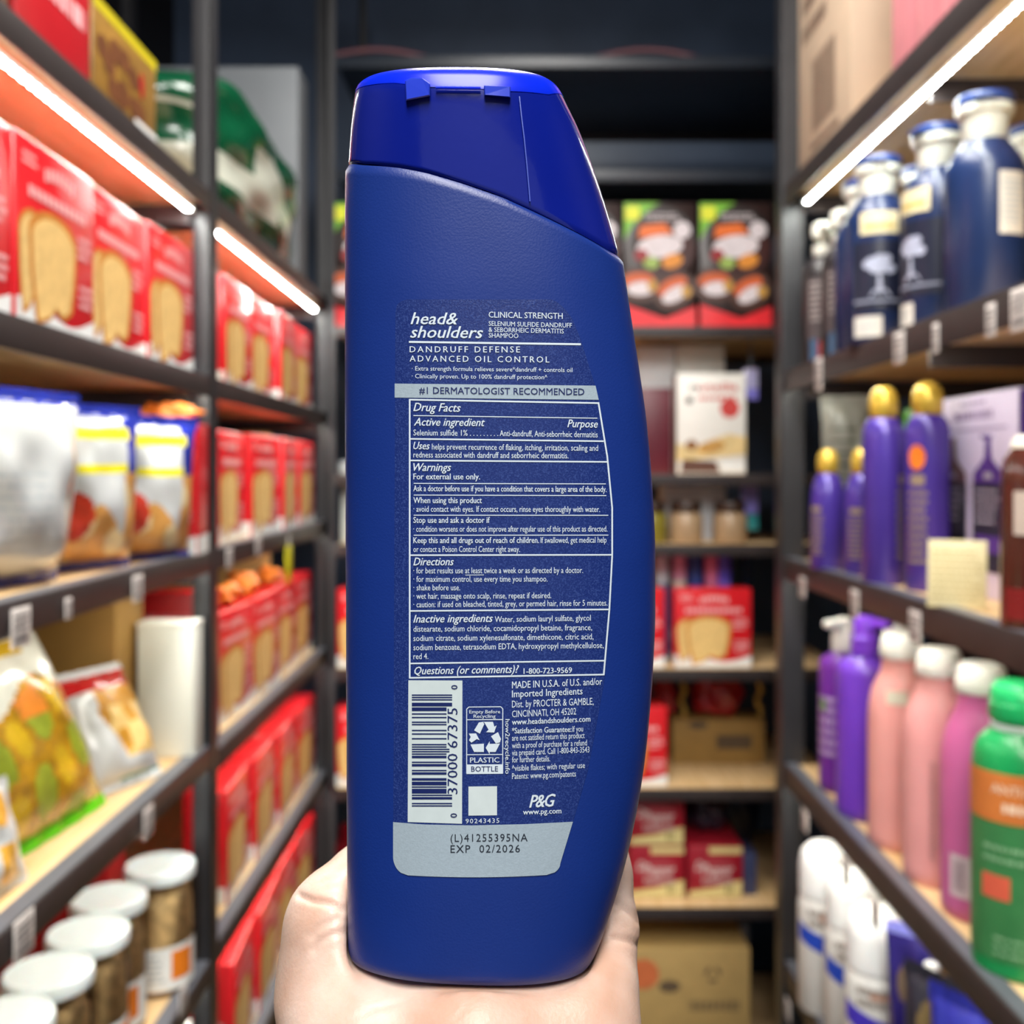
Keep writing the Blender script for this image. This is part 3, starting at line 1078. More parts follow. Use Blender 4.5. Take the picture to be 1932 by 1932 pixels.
# carton on the bottom shelf
zb = BZ['h']
yc = YB + .02
r = carton('shipping_carton', 'large tan carton with printed symbols on the bottom shelf at the far end', 'box', (xat(1290, yc), yc + .16, zb), 0, .30, .32, CZ - (1790 - CY) * yc / F - zb, KRAFT2)
hh_ = CZ - (1790 - CY) * yc / F - zb
y = -.1606


def cz_(px, py):
    return (xat(px, yc) - xat(1290, yc), CZ - (py - CY) * yc / F - zb)


g = G()
x, z = cz_(1213, 1838)
g.disc(x, z, .036, .034, y)
g.make('red_stamp', M('c4683c', .6, .1, 60), r, False)
g = G()
x, z = cz_(1263, 1861)
g.disc(x, z, .024, .014, y)
x, z = cz_(1345, 1838)
for k in range(3):
    a = k * 2.094 + .5
    g.poly([(x + .020 * math.sin(a + t) * s, z + .020 * math.cos(a + t) * s) for t, s in ((0, 1), (.9, 1), (1.3, .75), (.9, .5), (0, .55))], y)
for k in range(24):
    x, z = cz_(1300 + 4 * k, 1907)
    x2, z2 = cz_(1300 + 4 * k + (1 + k % 3), 1888)
    g.rect(x, x2, z, z2, y)
g.make('dark_print', PRINTK, r, False)
G().box(-.1502, .1502, -.02, .02, hh_, hh_ + .0006).make('packing_tape', TAPE_, r)
tube_bottle('cosmetic_tube', 'pale blue tube standing behind the large tan carton', 'bottle', (xat(1406, YB + .38), YB + .40, zb), .016, CZ - (1742 - CY) * (YB + .4) / F - zb, 'a9b8d6', 'c3cfe6')
# sliver left of the bottle
carton('display_box', 'pale grey box on the far end shelf, left of the blue bottle', 'box', (xat(700, YB + .04), YB + .08, BZ['c'] - .0), 0, .15, .06, .03, M('a9b0b4', .5))
carton('display_box', 'off-white box on the far end\'s jar shelf, left of the blue bottle', 'box', (xat(712, YB + .04), YB + .08, BZ['d']), 0, .17, .06, .135, M('c9cec8', .5))
softbox('candy_bag', 'dark red bag at the far end, left of the bottle and above the thumb', 'bag', (xat(690, YB + .06), YB + .1, BZ['g']), 0, .15, .10, .17, lambda f, u, v: 0, [M('6d1018', .25, .2, 40, coat=.4)], .4, 14, .005)
# ---------------------------------------------------------------- right rack: navy pump bottles
NAVY = M('1a2c56', .3, .06, 30, spec=.5)
NECKW = M('e6e6da', .4, .03, 30, sss=.1)
LABW = M('d9d2c8', .5, .04, 60)
zb2 = RZ['b']
NR, NHT = .047, .282


def navy(label, loc, rz, extra=True):
    r = thing('shampoo_bottle', label, 'bottle', loc, rz, 'navy bottles with white necks')
    G().lathe([(.044, 0), (.047, .004), (.047, .176), (.0463, .188), (.043, .199), (.036, .211), (.029, .220), (.0275, .2235)], 72, ribs=36, rib=.004).make('bottle_body', NAVY, r)
    G().lathe([(.0255, .2236), (.0262, .225), (.0275, .246), (.0285, .254), (.0335, .257), (.0345, .262), (.0335, .2665), (.030, .268)], 40).make('neck', NECKW, r)
    c = G().lathe([(.031, .2682), (.0345, .2695), (.035, .276), (.0335, .2795), (.028, .2815)], 40)
    c.box(-.012, .012, -.043, -.033, .268, .2745, .002)
    c.make('cap', M('28407c', .3, .05, 30), r)
    return r


def navy_label(r):
    w = G().curved(-.043, .043, .0475, .150, -.0003, 22, 1).wrap(.0474)
    lab = w.make('dark_label', M('1b1f33', .35, .06, 40), r)
    g = G()
    for k in range(22):                                # white tree emblem
        a = q.uniform(0, 6.28)
        rr = q.uniform(0, .017)
        g.disc(-.002 + rr * math.cos(a), .112 + rr * .8 * math.sin(a), .008, .007, -.0008 - k * .00002, 12)
    g.poly([(-.006, .073), (-.004, .10), (.0, .10), (.003, .073)], -.0012)
    g.poly([(-.016, .068), (.014, .068), (.008, .078), (-.010, .078)], -.0012)
    g.wrap(.0474).make('tree_emblem', M('a9adc2', .45), lab, False)
    G().curved(-.040, .040, .060, .0635, -.0008, 20, 1).wrap(.0474).make('silver_rule', M('8f93a6', .4), lab)
    s = G().curved(-.030, .026, .160, .192, -.0006, 16, 1).wrap(.0478).make('cream_sticker', M('dccfa8', .5, .05, 60), r)
    G().curved(-.024, .020, .168, .174, -.0011, 12, 1).wrap(.0478).make('sticker_print', M('cdb25a', .5), s)
    s = G().curved(-.040, .002, .010, .040, -.0004, 14, 1).wrap(.0474).make('white_sticker', LABW, r)
    G().words(-.034, -.006, .016, .034, 3, -.0009, 2, .35).wrap(.0474).make('sticker_print', GREYT, s, False)


def npos(px, y):
    return (xat(px, y), y, zb2)


b1 = navy('large navy bottle with plain back and white label, nearest on the right second shelf', npos(1858, 1.288), face_cam(.58, 1.288))
s = G().curved(.016, .055, .100, .176, -.0004, 12, 1).wrap(.0474).make('white_sticker', LABW, b1)
G().words(.020, .048, .112, .168, 8, -.0009, 3, .4).wrap(.0474).make('sticker_print', GREYT, s, False)
b3 = navy('navy bottle with white tree emblem and two stickers', npos(1657, 1.545), face_cam(.545, 1.545, .08))
navy_label(b3)
dup(b3, 'navy bottle half hidden between the tree-emblem bottle and the largest one', npos(1770, 1.405), face_cam(.57, 1.4, -.75))
b5 = navy('navy bottle with white neck at the right edge, second row', (xat(1952, 1.40), 1.40, zb2), face_cam(.7, 1.4))
dup(b5, 'navy bottle mostly hidden behind the tree-emblem bottle', npos(1632, 1.662), face_cam(.56, 1.66))
dup(b5, 'navy bottle in the second row behind the gap', npos(1746, 1.585), face_cam(.62, 1.6))
# dark pump bottles by the post
DKB = M('2b2628', .35, .12, 50)


def pump_dark(label, loc, rz):
    r = thing('pump_bottle', label, 'bottle', loc, rz, 'dark pump bottles by the far right post')
    G().lathe([(.033, 0), (.036, .004), (.036, .168), (.033, .186), (.022, .198), (.016, .203)], 36).make('bottle_body', DKB, r)
    p_ = G().lathe([(.016, .2035), (.018, .206), (.018, .222), (.008, .225), (.008, .236), (.019, .237), (.021, .248), (.019, .262), (.012, .265)], 28)
    p_.box(-.008, .008, -.045, -.012, .246, .257, .003)
    p_.make('pump', NECKW, r)
    l_ = G().curved(-.034, .034, .05, .160, -.0004, 18, 1).wrap(.036).make('grey_label', M('4c4244', .5, .15, 50), r)
    G().words(-.028, .028, .08, .155, 7, -.001, 6, .5).wrap(.036).make('label_print', M('9a8f8c', .5), l_, False)
    G().curved(-.012, .012, .012, .046, -.0006, 8, 1).wrap(.036).make('red_patch', M('b0383c', .45), r)
    G().curved(-.028, -.014, .012, .05, -.0006, 6, 1).wrap(.036).make('blue_patch', M('3c5a7a', .45), r)
    return r


pd = pump_dark('dark bottle with white pump standing against the far right post', npos(1553, 1.872), face_cam(.55, 1.87, .1))
dup(pd, 'dark bottle with white pump, second from the far right post', npos(1590, 1.782), face_cam(.56, 1.78, .1))
dup(pd, 'dark bottle with white pump behind the other two', (.66, 1.86, zb2), face_cam(.66, 1.86, .2))

# right rack, third shelf
zc2 = RZ['c']
PUR = M('4a3596', .22, .05, 30, spec=.6, metal=.15)
GOLD = M('d9b64a', .25, .06, 40, metal=.35)


def hair_bottle(label, loc, rz, r_, h, tall):
    r = thing('shampoo_bottle' if not tall else 'hairspray_can', label, 'bottle', loc, rz, 'purple bottles with gold caps')
    hs = h * (.80 if not tall else .84)
    if tall:
        pr = [(r_ * .92, 0), (r_, .004), (r_, hs * .90), (r_ * .93, hs * .95), (r_ * .78, hs * .985), (r_ * .66, hs)]
    else:
        pr = [(r_ * .92, 0), (r_, .004), (r_, hs * .66), (r_ * .95, hs * .80), (r_ * .8, hs * .91), (r_ * .6, hs * .98), (r_ * .5, hs)]
    G().lathe(pr, 40).make('bottle_body', PUR, r)
    c = r_ * (.66 if tall else .58)
    G().lathe([(c * .9, hs + .0002), (c * 1.02, hs + .003), (c * 1.06, hs + (h - hs) * .45), (c * .98, hs + (h - hs) * .70), (c * .74, hs + (h - hs) * .90), (c * .35, h), (.0, h)], 32, cap=False).make('gold_cap', GOLD, r)
    g = G().curved(-.010, .010, hs * .60, hs * .66, -.0006, 6, 1).words(-.014, .014, hs * .15, hs * .58, 9, -.0006, 4, .5)
    g.wrap(r_).make('gold_print', M('8f7c68', .4), r, False)
    return r


def cpos(px, y):
    return (xat(px, y), y, zc2)


hair_bottle('small purple bottle with gold cap by the far post', cpos(1562, 1.745), face_cam(.53, 1.745, -.75), .029, .203, False)
G_ = hair_bottle('small purple bottle half hidden by the tall purple can', cpos(1627, 1.655), face_cam(.555, 1.655, -.35), .029, .203, False)
hair_bottle('tall purple can with gold cap and plain front', cpos(1667, 1.515), face_cam(.54, 1.515, 1.1), .0300, .290, True)
t2 = hair_bottle('tall purple can with orange spot against the lilac gift box', cpos(1750, 1.43), face_cam(.57, 1.43, -.45), .0300, .290, True)
G().disc(.0, .185, .011, .017, -.0026, 20).wrap(.030).make('orange_spot', M('e8761e', .4), t2, False)
LIL = M('d9cfee', .4, .04, 20)
bx = thing('gift_box', 'lilac gift box printed with pump bottles on the right third shelf', 'box', (.655, 1.383, zc2), R(-90))
bw, bd, bh = .262, .09, .268
G().box(-bw / 2, bw / 2, -bd / 2, bd / 2, 0, bh, .002).make('carton', LIL, bx)
y = -bd / 2 - .0004
G().add([(bw / 2 + .0004, -bd / 2 + .002, .002), (bw / 2 + .0004, bd / 2 - .002, .002), (bw / 2 + .0004, bd / 2 - .002, bh - .002), (bw / 2 + .0004, -bd / 2 + .002, bh - .002)], [(0, 1, 2, 3)]).make('purple_side', M('4a2b93', .4, .05, 20), bx, False)
g = G()
for cx_, mi in ((-.055, 0), (.053, 1)):
    g.poly([(cx_ - .044, .150), (cx_ + .043, .150), (cx_ + .042, .163), (cx_ + .016, .178), (cx_ + .010, .183), (cx_ + .007, .206), (cx_ + .012, .211), (cx_ - .022, .214), (cx_ - .022, .209), (cx_ - .008, .207), (cx_ - .011, .183), (cx_ - .018, .178), (cx_ - .043, .163)], y, mi)
    g.rect(cx_ - .046, cx_ + .044, .035, .150, y - .0002, 2)
    g.rect(cx_ - .036, cx_ + .037, .06, .082, y - .0005, 3 if mi == 0 else 1)
g.rect(-.120, -.096, .130, .178, y - .0003, 4)
g.disc(-.108, .186, .010, .014, y - .0004, 14, 0, 2)
g.make('bottle_picture', [M('6b4a50', .4), M('5b3a93', .4), M('2c2a36', .4, .1, 40), M('121017', .4), M('8a7a3a', .4)], bx, False)
g = G()
for cx_ in (-.055, .053):
    g.words(cx_ - .036, cx_ + .034, .095, .145, 5, y - .0006, 5, .4)
    g.rect(cx_ - .012, cx_ + .012, .156, .164, y - .0006)
g.make('white_print', M('b9b0c4', .5), bx, False)
g = G().words(-.05, .075, .232, .248, 1, y - .0003, 8, .7).rect(-.105, .105, .220, .223, y - .0003)
g.words(-.03, .06, .253, .260, 1, y - .0003, 2, .7)
g.make('heading', M('a596c0', .5), bx, False)
cd = thing('info_card', 'cream information card propped in front of the lilac gift box', 'card', (.528, 1.235, zc2 + .001), face_cam(.52, 1.235, -.1), rx=R(-10))
G().box(-.033, .033, -.001, .001, 0, .082, .0006).make('card', M('d9cda0', .5, .05, 40), cd)
G().words(-.028, .028, .008, .072, 8, -.0014, 9, .35).make('card_print', M('b9a670', .5), cd, False)
br_ = thing('conditioner_bottle', 'brown bottle with glare painted pale on its shoulder at the right edge', 'bottle', (xat(1962, 1.075), 1.075, zc2), face_cam(.54, 1.075))
G().lathe([(.034, 0), (.038, .004), (.038, .150), (.036, .175), (.028, .190)], 40).make('bottle_body', M('4a241c', .2, .2, 25, coat=.4), br_)
G().lathe([(.0285, .190), (.0275, .196), (.022, .203), (.0, .205)], 32, cap=False).make('cap', M('d9d2c4', .3), br_)  # pale colour stands for glare on a dark rounded shoulder
G().curved(-.026, -.004, .10, .145, -.0005, 12, 1).wrap(.038).make('pale_letter_block', M('c4b4a8', .45), br_)
G().curved(-.037, .0, .012, .045, -.0005, 12, 1).wrap(.038).make('red_panel', M('7d1a1c', .4), br_)
gp = bag('refill_pouch', 'grey printed pouch behind the small purple bottles', 'bag', (.60, 1.885, zc2), face_cam(.6, 1.88), .085, .305, .03, lambda u, v: 1 if (int(v * 56) % 4 == 0 and .2 < u < .8 and .1 < v < .8) else 0, [M('8d8f88', .3, .1, 40, coat=.3), M('5f625e', .4)], seed=12, nx=24)
gp['label'] = 'grey printed pouch behind the small purple bottles'
gt = tube_bottle('cosmetic_tube', 'green tube glimpsed between the two tall purple cans', 'bottle', (xat(1728, 1.72), 1.72, zc2), .02, .27, '3f8a1e', '52a824')

# right rack, fourth shelf
zd2 = RZ['d']


def big_bottle(name, label, loc, rz, r_, h, hexc, kind, cap_hex='e8e8e2', group=None):
    r = thing(name, label, 'bottle', loc, rz, group)
    m = M(hexc, .3, .04, 20, spec=.5, sss=.15)
    sh = h * (.68 if kind != 'pump' else .74)
    ns = h * (.875 if kind != 'pump' else .80)
    if kind == 'squat':
        sh, ns = h * .765, h * .862
    pr = [(r_ * .90, 0), (r_ * .99, .005), (r_, .02), (r_, sh * .86), (r_ * .985, sh * .93), (r_ * .95, sh), (r_ * .87, sh + (ns - sh) * .30), (r_ * .75, sh + (ns - sh) * .52), (r_ * .65, sh + (ns - sh) * .68), (r_ * .60, sh + (ns - sh) * .8), (r_ * .58, ns), (r_ * .58, ns + .004)]
    if kind == 'pump':
        pr = [(r_ * .90, 0), (r_ * .99, .005), (r_, .02), (r_, sh * .96), (r_ * .97, sh), (r_ * .86, sh + (ns - sh) * .45), (r_ * .60, sh + (ns - sh) * .8), (r_ * .5, ns)]
    G().lathe(pr, 44).make('bottle_body', m, r)
    mc = M(cap_hex, .35, .03, 30, sss=.1)
    if kind == 'pump':
        p_ = G().lathe([(r_ * .42, ns + .0002), (r_ * .5, ns + .004), (r_ * .48, ns + .03), (r_ * .40, ns + .034), (r_ * .40, h - .012), (r_ * .34, h - .002), (r_ * .2, h)], 30)
        p_.box(-.010, .010, -r_ * 1.05, -r_ * .2, h - .016, h - .003, .004)
        p_.make('pump', mc, r)
    else:
        c = r_ * .63
        G().lathe([(c, ns + .0045), (c * 1.03, ns + .007), (c * 1.0, ns + (h - ns) * .5), (c * .97, ns + (h - ns) * .52), (c * .94, h - .006), (c * .80, h)], 34).make('cap', mc, r)
    return r


def dpos(px, y):
    return (xat(px, y), y, zd2)


p1 = big_bottle('pump_bottle', 'dark purple bottle with white pump beside the far right post', dpos(1592, 1.80), face_cam(.57, 1.8, -.7), .042, .300, '6a2c96', 'pump')
G().words(-.03, .03, .06, .17, 6, -.0006, 4, .5).wrap(.042).make('label_print', M('b9a0cc', .5), p1, False)
G().disc(-.01, .15, .008, .012, -.0008).wrap(.042).make('green_mark', M('5a8a2c', .5), p1, False)
p2 = big_bottle('pump_bottle', 'bright purple bottle with purple pump next to the pink bottles', dpos(1633, 1.665), face_cam(.56, 1.66, .9), .046, .322, '6a3ab9', 'pump', '7a3fd0')
big_bottle('pump_bottle', 'purple bottle showing only its white cap behind the bright purple one', (.648, 1.742, zd2), face_cam(.63, 1.75, .3), .042, .300, '6a2c96', 'cap')
k1 = big_bottle('conditioner_bottle', 'salmon pink bottle with white cap and small sticker, farthest of the pink ones', dpos(1700, 1.535), face_cam(.57, 1.53), .0475, .313, 'e2a09a', 'cap', group='pink bottles')
s = G().curved(-.028, .012, .232, .262, -.0065, 10, 1).wrap(.034)
G().curved(-.022, .010, .216, .236, .0015, 10, 1).wrap(.0475).make('paper_sticker', M('d9d9c4', .5), k1)
G().disc(.022, .135, .006, .010, -.0008).wrap(.0475).make('white_mark', M('f0dcd8', .5), k1, False)
k2 = big_bottle('conditioner_bottle', 'salmon pink bottle with white cap, middle of the three pink ones', dpos(1772, 1.405), face_cam(.577, 1.4), .0475, .313, 'e2a09f', 'cap', group='pink bottles')
G().words(-.012, -.004, .04, .17, 26, -.0008, 5, .5).words(-.001, .004, .05, .17, 22, -.0008, 8, .5).wrap(.0475).make('grey_print', M('a8837e', .5), k2, False)
k3 = big_bottle('conditioner_bottle', 'magenta pink bottle with barcode sticker beside the green bottle', dpos(1852, 1.295), face_cam(.585, 1.295), .0485, .313, 'c9679f', 'cap', group='pink bottles')
s = G().curved(-.040, -.012, .030, .082, -.0005, 8, 1).wrap(.0485).make('barcode_sticker', M('d9c4cc', .5), k3)
g = G()
for k in range(14):
    g.rect(-.033, -.019, .038 + k * .0027, .038 + k * .0027 + .0008 + .0008 * (k % 2), -.001)
g.wrap(.0485).make('bars', M('5a3c4c', .5), s, False)
gb = big_bottle('mouthwash_bottle', 'green bottle with orange label band at the right edge', dpos(1925, 1.155), face_cam(.57, 1.155, .05), .0510, .318, '18904f', 'squat', '1fb56a')
G().lathe([(.0297, .2615), (.0310, .2625), (.0310, .273), (.0297, .2742)], 30).make('collar', M('c9d6d4', .3), gb)
o = G().curved(-.075, .075, .172, .226, -.0008, 30, 1).wrap(.0511).make('orange_band', M('c9763a', .35, .08, 40), gb)
g = G()
put_text(g, 'ANTI-', -.032, .004, .204, .010, -.0012, .01)
g.words(-.02, .05, .182, .196, 1, -.0012, 4, .7)
g.wrap(.0511).make('band_lettering', M('e6cdb4', .5), o, False)
l2 = G().curved(-.075, .075, .020, .170, -.0004, 30, 1).wrap(.0511).make('green_label', M('3a7d4a', .35, .15, 20), gb)
G().curved(-.044, -.012, .088, .114, -.001, 8, 1).wrap(.0511).make('coral_patch', M('d9624a', .4), l2, False)
G().words(-.042, .02, .125, .15, 2, -.001, 6, .4).words(-.03, .04, .025, .05, 3, -.001, 8, .4).wrap(.0511).make('label_print', M('7fae84', .5), l2, False)

# right rack, lowest visible shelf
ze2 = RZ['e']


def lotion(label, loc, rz, band):
    r = thing('lotion_bottle', label, 'bottle', loc, rz, 'white lotion bottles')
    G().lathe([(.044, 0), (.047, .004), (.047, .175), (.045, .19), (.042, .197)], 40).make('bottle_body', M('e2e2de', .35, .03, 30), r)
    G().lathe([(.0425, .1975), (.045, .200), (.045, .245), (.041, .268), (.028, .281), (.0, .284)], 36, cap=False).make('cap', M('eef0f0', .35, .03, 30, sss=.1), r)
    g = G()
    pts_n = 20
    vs = []
    for i in range(pts_n + 1):
        x = -.055 + .11 * i / pts_n
        zz = .108 - .30 * x
        vs += [(x, -.0005, zz), (x, -.0005, zz + .030)]
    g.add(vs, [(2 * i, 2 * i + 2, 2 * i + 3, 2 * i + 1) for i in range(pts_n)])
    g.wrap(.047).make('colour_band', band, r)
    G().words(-.030, .032, .150, .185, 2, -.0008, 5, .6).wrap(.047).make('grey_lettering', M('9a9088', .5), r, False)
    G().words(-.010, .020, .165, .175, 1, -.001, 7, .8).wrap(.047).make('orange_lettering', M('c98a6a', .5), r, False)
    return r


BLUEB, PURB = M('2a4cc0', .35, .06, 40), M('4a3ac0', .35, .12, 40)
w1 = lotion('white lotion bottle with blue band nearest the post', (xat(1558, 1.79), 1.79, ze2), face_cam(.54, 1.79), BLUEB)
lotion('white lotion bottle behind the violet-banded one', (xat(1612, 1.668), 1.668, ze2), face_cam(.55, 1.67), BLUEB)
lotion('white lotion bottle with violet band, nearest of the three', (xat(1655, 1.528), 1.528, ze2), face_cam(.535, 1.53), PURB)
pk = bag('refill_pouch', 'indigo pouch with white edge right of the lotion bottles', 'bag', (.542, 1.405, ze2), face_cam(.54, 1.4, -.3), .075, .31, .04, lambda u, v: 2 if ((u - .4) ** 2 / .03 + (v - .75) ** 2 / .006 < 1) else (3 if u > .94 else (1 if v < .45 and math.sin(20 * u + 9 * v) > .3 else 0)),
         [M('2a2268', .25, .12, 30, coat=.4), M('7a3a8a', .3), M('6b5a4a', .4), M('d9dcf4', .3)], seed=14, nx=30, seal_mat=M('8f92ea', .3))
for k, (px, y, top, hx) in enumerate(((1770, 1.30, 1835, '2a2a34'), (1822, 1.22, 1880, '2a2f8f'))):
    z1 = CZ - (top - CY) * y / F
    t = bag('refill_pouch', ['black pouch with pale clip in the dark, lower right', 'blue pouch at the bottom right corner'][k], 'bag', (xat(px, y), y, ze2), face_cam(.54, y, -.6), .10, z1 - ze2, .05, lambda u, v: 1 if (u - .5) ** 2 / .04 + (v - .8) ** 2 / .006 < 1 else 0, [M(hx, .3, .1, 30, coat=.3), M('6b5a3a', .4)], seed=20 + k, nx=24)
t = tube_bottle('cosmetic_tube', 'slim dark tube with white tip in the lower right shadows', 'bottle', (xat(1757, 1.345), 1.345, ze2), .010, CZ - (1818 - CY) * 1.345 / F - ze2, '2a2628', 'e0e0e0')

# right rack, on the top shelf
za2 = RZ['a']
KP = M('b9a38c', .6, .05, 15)
r = carton('shipping_carton', 'tan carton with dark printing on the right rack\'s top shelf', 'box', (.535 + .13, 1.81, za2), R(-90), .33, .26, .42, KP)
y = -.1304
g = G().words(-.11, .05, .24, .40, 3, y, 5, .55)
g.add([(x, yy, z) for x, yy, z in ((-.06, y, .04), (.10, y, .04), (.10, y, .052), (-.06, y, .052))], [(0, 1, 2, 3)])
for k in range(10):
    g.rect(-.05 + .0135 * k, -.05 + .0135 * k + .009, .07, .20, y)
g.make('dark_print', M('6b5648', .65, .1, 60), r, False)
r = carton('snack_carton', 'pink carton on the right rack\'s top shelf, nearest the viewer', 'box', (.535 + .13, 1.30, za2), R(-90), .335, .26, .40, M('d98f94', .45, .05, 15))
g = G()
for k in range(12):
    g.rect(-.15 + .0255 * k, -.15 + .0255 * k + .004 + .006 * (k % 3), .02, .36 - .03 * (k % 4), -.1304)
g.make('vertical_print', M('c47880', .5), r, False)
# ---------------------------------------------------------------- the shampoo bottle in the hand
Y0 = .270
NEXP = 2.5
_rows = [  # pixel row, left edge, right edge, half depth (mm), distance used for the row
    (1860, 668, 1096, 16.3, .270), (1800, 659, 1118, 16.8, .270), (1770, 659, 1131, 17, .270), (1720, 658, 1149, 17.2, .270),
    (1600, 657, 1184, 17.5, .270), (1480, 656, 1208, 17.5, .270), (1380, 656, 1221, 17.5, .270), (1270, 655, 1230, 17.5, .270),
    (1150, 655, 1235, 17.5, .270), (1050, 654, 1235, 17.5, .270), (930, 654, 1230, 17.5, .270), (800, 653, 1219, 17.5, .270),
    (700, 653, 1205, 17.5, .270), (570, 653, 1185, 17.5, .270), (490, 653, 1173, 17.3, .270), (430, 653, 1158, 17.1, .270),
    (330, 654, 1127, 16.8, .270), (250, 658, 1098, 16.4, .269), (200, 663, 1076, 16, .2675), (175, 666, 1066, 15.2, .266),
    (160, 670, 1058, 14.4, .265), (147, 681, 1046, 13.2, .264), (138, 697, 1032, 11.6, .263), (131, 722, 1012, 9.5, .262), (127, 760, 985, 7, .2615)]
_rz = np.array([-(r[0] - CY) * r[4] / F for r in _rows])
_rl = np.array([(r[1] - CX) * Y0 / F for r in _rows])
_rr = np.array([(r[2] - CX) * Y0 / F for r in _rows])
_rt = np.array([r[3] / 1000 for r in _rows])


def smooth_interp(z, xs, ys):                        # monotone cubic through the rows
    z = np.clip(z, xs[0], xs[-1])
    d = np.diff(ys) / np.diff(xs)
    m = np.concatenate([[d[0]], np.where(d[:-1] * d[1:] > 0, 2 * d[:-1] * d[1:] / (d[:-1] + d[1:] + 1e-12), 0), [d[-1]]])
    i = np.clip(np.searchsorted(xs, z) - 1, 0, len(xs) - 2)
    h = xs[i + 1] - xs[i]
    t = (z - xs[i]) / h
    return ((2 * t ** 3 - 3 * t ** 2 + 1) * ys[i] + (t ** 3 - 2 * t ** 2 + t) * h * m[i] + (-2 * t ** 3 + 3 * t ** 2) * ys[i + 1] + (t ** 3 - t ** 2) * h * m[i + 1])


def sil(z):
    return smooth_interp(z, _rz, _rl), smooth_interp(z, _rz, _rr), smooth_interp(z, _rz, _rt)


def front(px, py, lift=0.0):
    """point of the bottle's front under a place on the label (z measured from the eye)"""
    px, py = np.asarray(px, float), np.asarray(py, float)
    y = np.full(px.shape, Y0 - .0175)
    for _ in range(10):
        x, z = (px - CX) * y / F, -(py - CY) * y / F
        l, r, t = sil(z)
        u = np.clip(np.abs((2 * x - l - r) / (r - l)), 0, .995)
        y = Y0 - t * (1 - u ** NEXP) ** (1 / NEXP)
    y = y - lift
    return np.stack([(px - CX) * y / F, y, -(py - CY) * y / F], -1)


BASE = Vector((-.013, Y0, -.128 + CZ))               # foot of the bottle
bottle = thing('shampoo_bottle', 'large dark blue shampoo bottle with a printed back label held upright in the hand', 'bottle', BASE)


def on_bottle(name, v, f, mat, parent, smooth=True, angle=40):
    g = G()
    v = np.asarray(v) + np.array([0, 0, CZ]) - np.array(BASE)
    g.add(v, f)
    return g.make(name, mat, parent, smooth, angle)


seam_px = np.array([(652, 311), (680, 310), (750, 314), (800, 323), (870, 343), (950, 370), (1050, 416), (1155, 473), (1170, 481)], float)
_sp = front(seam_px[:, 0], seam_px[:, 1])
_so = np.argsort(_sp[:, 0])
lid_px = np.array([(660, 176), (690, 160), (740, 155), (800, 163), (900, 166), (960, 171), (1040, 178), (1070, 182)], float)
_lp = front(lid_px[:, 0], lid_px[:, 1])
_lo = np.argsort(_lp[:, 0])


def seam_z(x):
    return np.interp(x, _sp[_so, 0], _sp[_so, 2])


def lid_z(x):
    return np.interp(x, _lp[_lo, 0], _lp[_lo, 2])


def bottom_z(x):
    return -.1268 - .035 * (x + .0438)


NT = 128
_th = np.arange(NT) * 2 * math.pi / NT
_cu = np.sign(np.cos(_th)) * np.abs(np.cos(_th)) ** (2 / NEXP)
_su = np.sign(np.sin(_th)) * np.abs(np.sin(_th)) ** (2 / NEXP)


def ring(z, inset=0.0):
    l, r, t = sil(z)
    inset = np.asarray(inset)
    a = (r - l) / 2 - inset
    return (l + r) / 2 + a * _cu, Y0 - (t - inset) * _su


def limit(fn):                                       # height of a slanting seam at every angle
    z = np.zeros(NT)
    for _ in range(25):
        z = fn(ring(z)[0])
    return z


def shell(name, zlo, zhi, n, inset_fn, mat, fill_lo, fill_hi, parent=bottle):
    vs, fs = [], []
    for k in range(n + 1):
        s = k / n
        z = zlo + (zhi - zlo) * s
        x, y = ring(z, inset_fn(z - zlo, zhi - z))
        vs += list(zip(x, y, z))
    for k in range(n):
        for i in range(NT):
            j = (i + 1) % NT
            fs.append((k * NT + j, k * NT + i, (k + 1) * NT + i, (k + 1) * NT + j))
    if fill_lo:
        fs.append(tuple(range(NT)))
    if fill_hi:
        fs.append(tuple(reversed([n * NT + i for i in range(NT)])))
    return on_bottle(name, np.array(vs), fs, mat, parent, True, 50)


def body_inset(a, b):
    r = .0035
    lo = np.where(a < r, r - np.sqrt(np.maximum(r * r - (r - a) ** 2, 0)), 0)
    q = .0008
    hi = np.where(b < q, q - np.sqrt(np.maximum(q * q - (q - b) ** 2, 0)), 0)
    return lo * .8 + hi


BLUE = M('122f7c', .38, .03, 60, spec=.45, bump=.05, bscale=1800)
CAPBLUE = M('0b1a7c', .14, .03, 60, spec=.4, bump=.02, bscale=300, coat=.2)
TABBLUE = M('2a3fc0', .10, .03, 60, spec=.6, coat=.4)
LIDBLUE = M('0a2be0', .22, .03, 60, spec=.2, sss=.5, trans=.15)
z_seam = limit(seam_z)
z_lid = limit(lid_z)
z_bot = limit(bottom_z)


def levels_fix(n):
    return n


shell('bottle_body', z_bot, z_seam - .0002, 150, body_inset, BLUE, True, True)
cap_part = shell('cap', z_seam + .0003, z_lid - .0001, 40, lambda a, b: .0008 + np.where(a < .0004, .0004 - a, 0), CAPBLUE, True, True)
cap_part['label'] = 'glossy deep blue cap with a slanting lower edge'
ztop = np.full(NT, _rz[-1])
lid = shell('flip_lid', z_lid + .0001, ztop, 26, lambda a, b: .0007, LIDBLUE, True, True)
lid['label'] = 'brighter translucent blue flip lid'


def patch(px, pys, lift, nx=24):
    pass


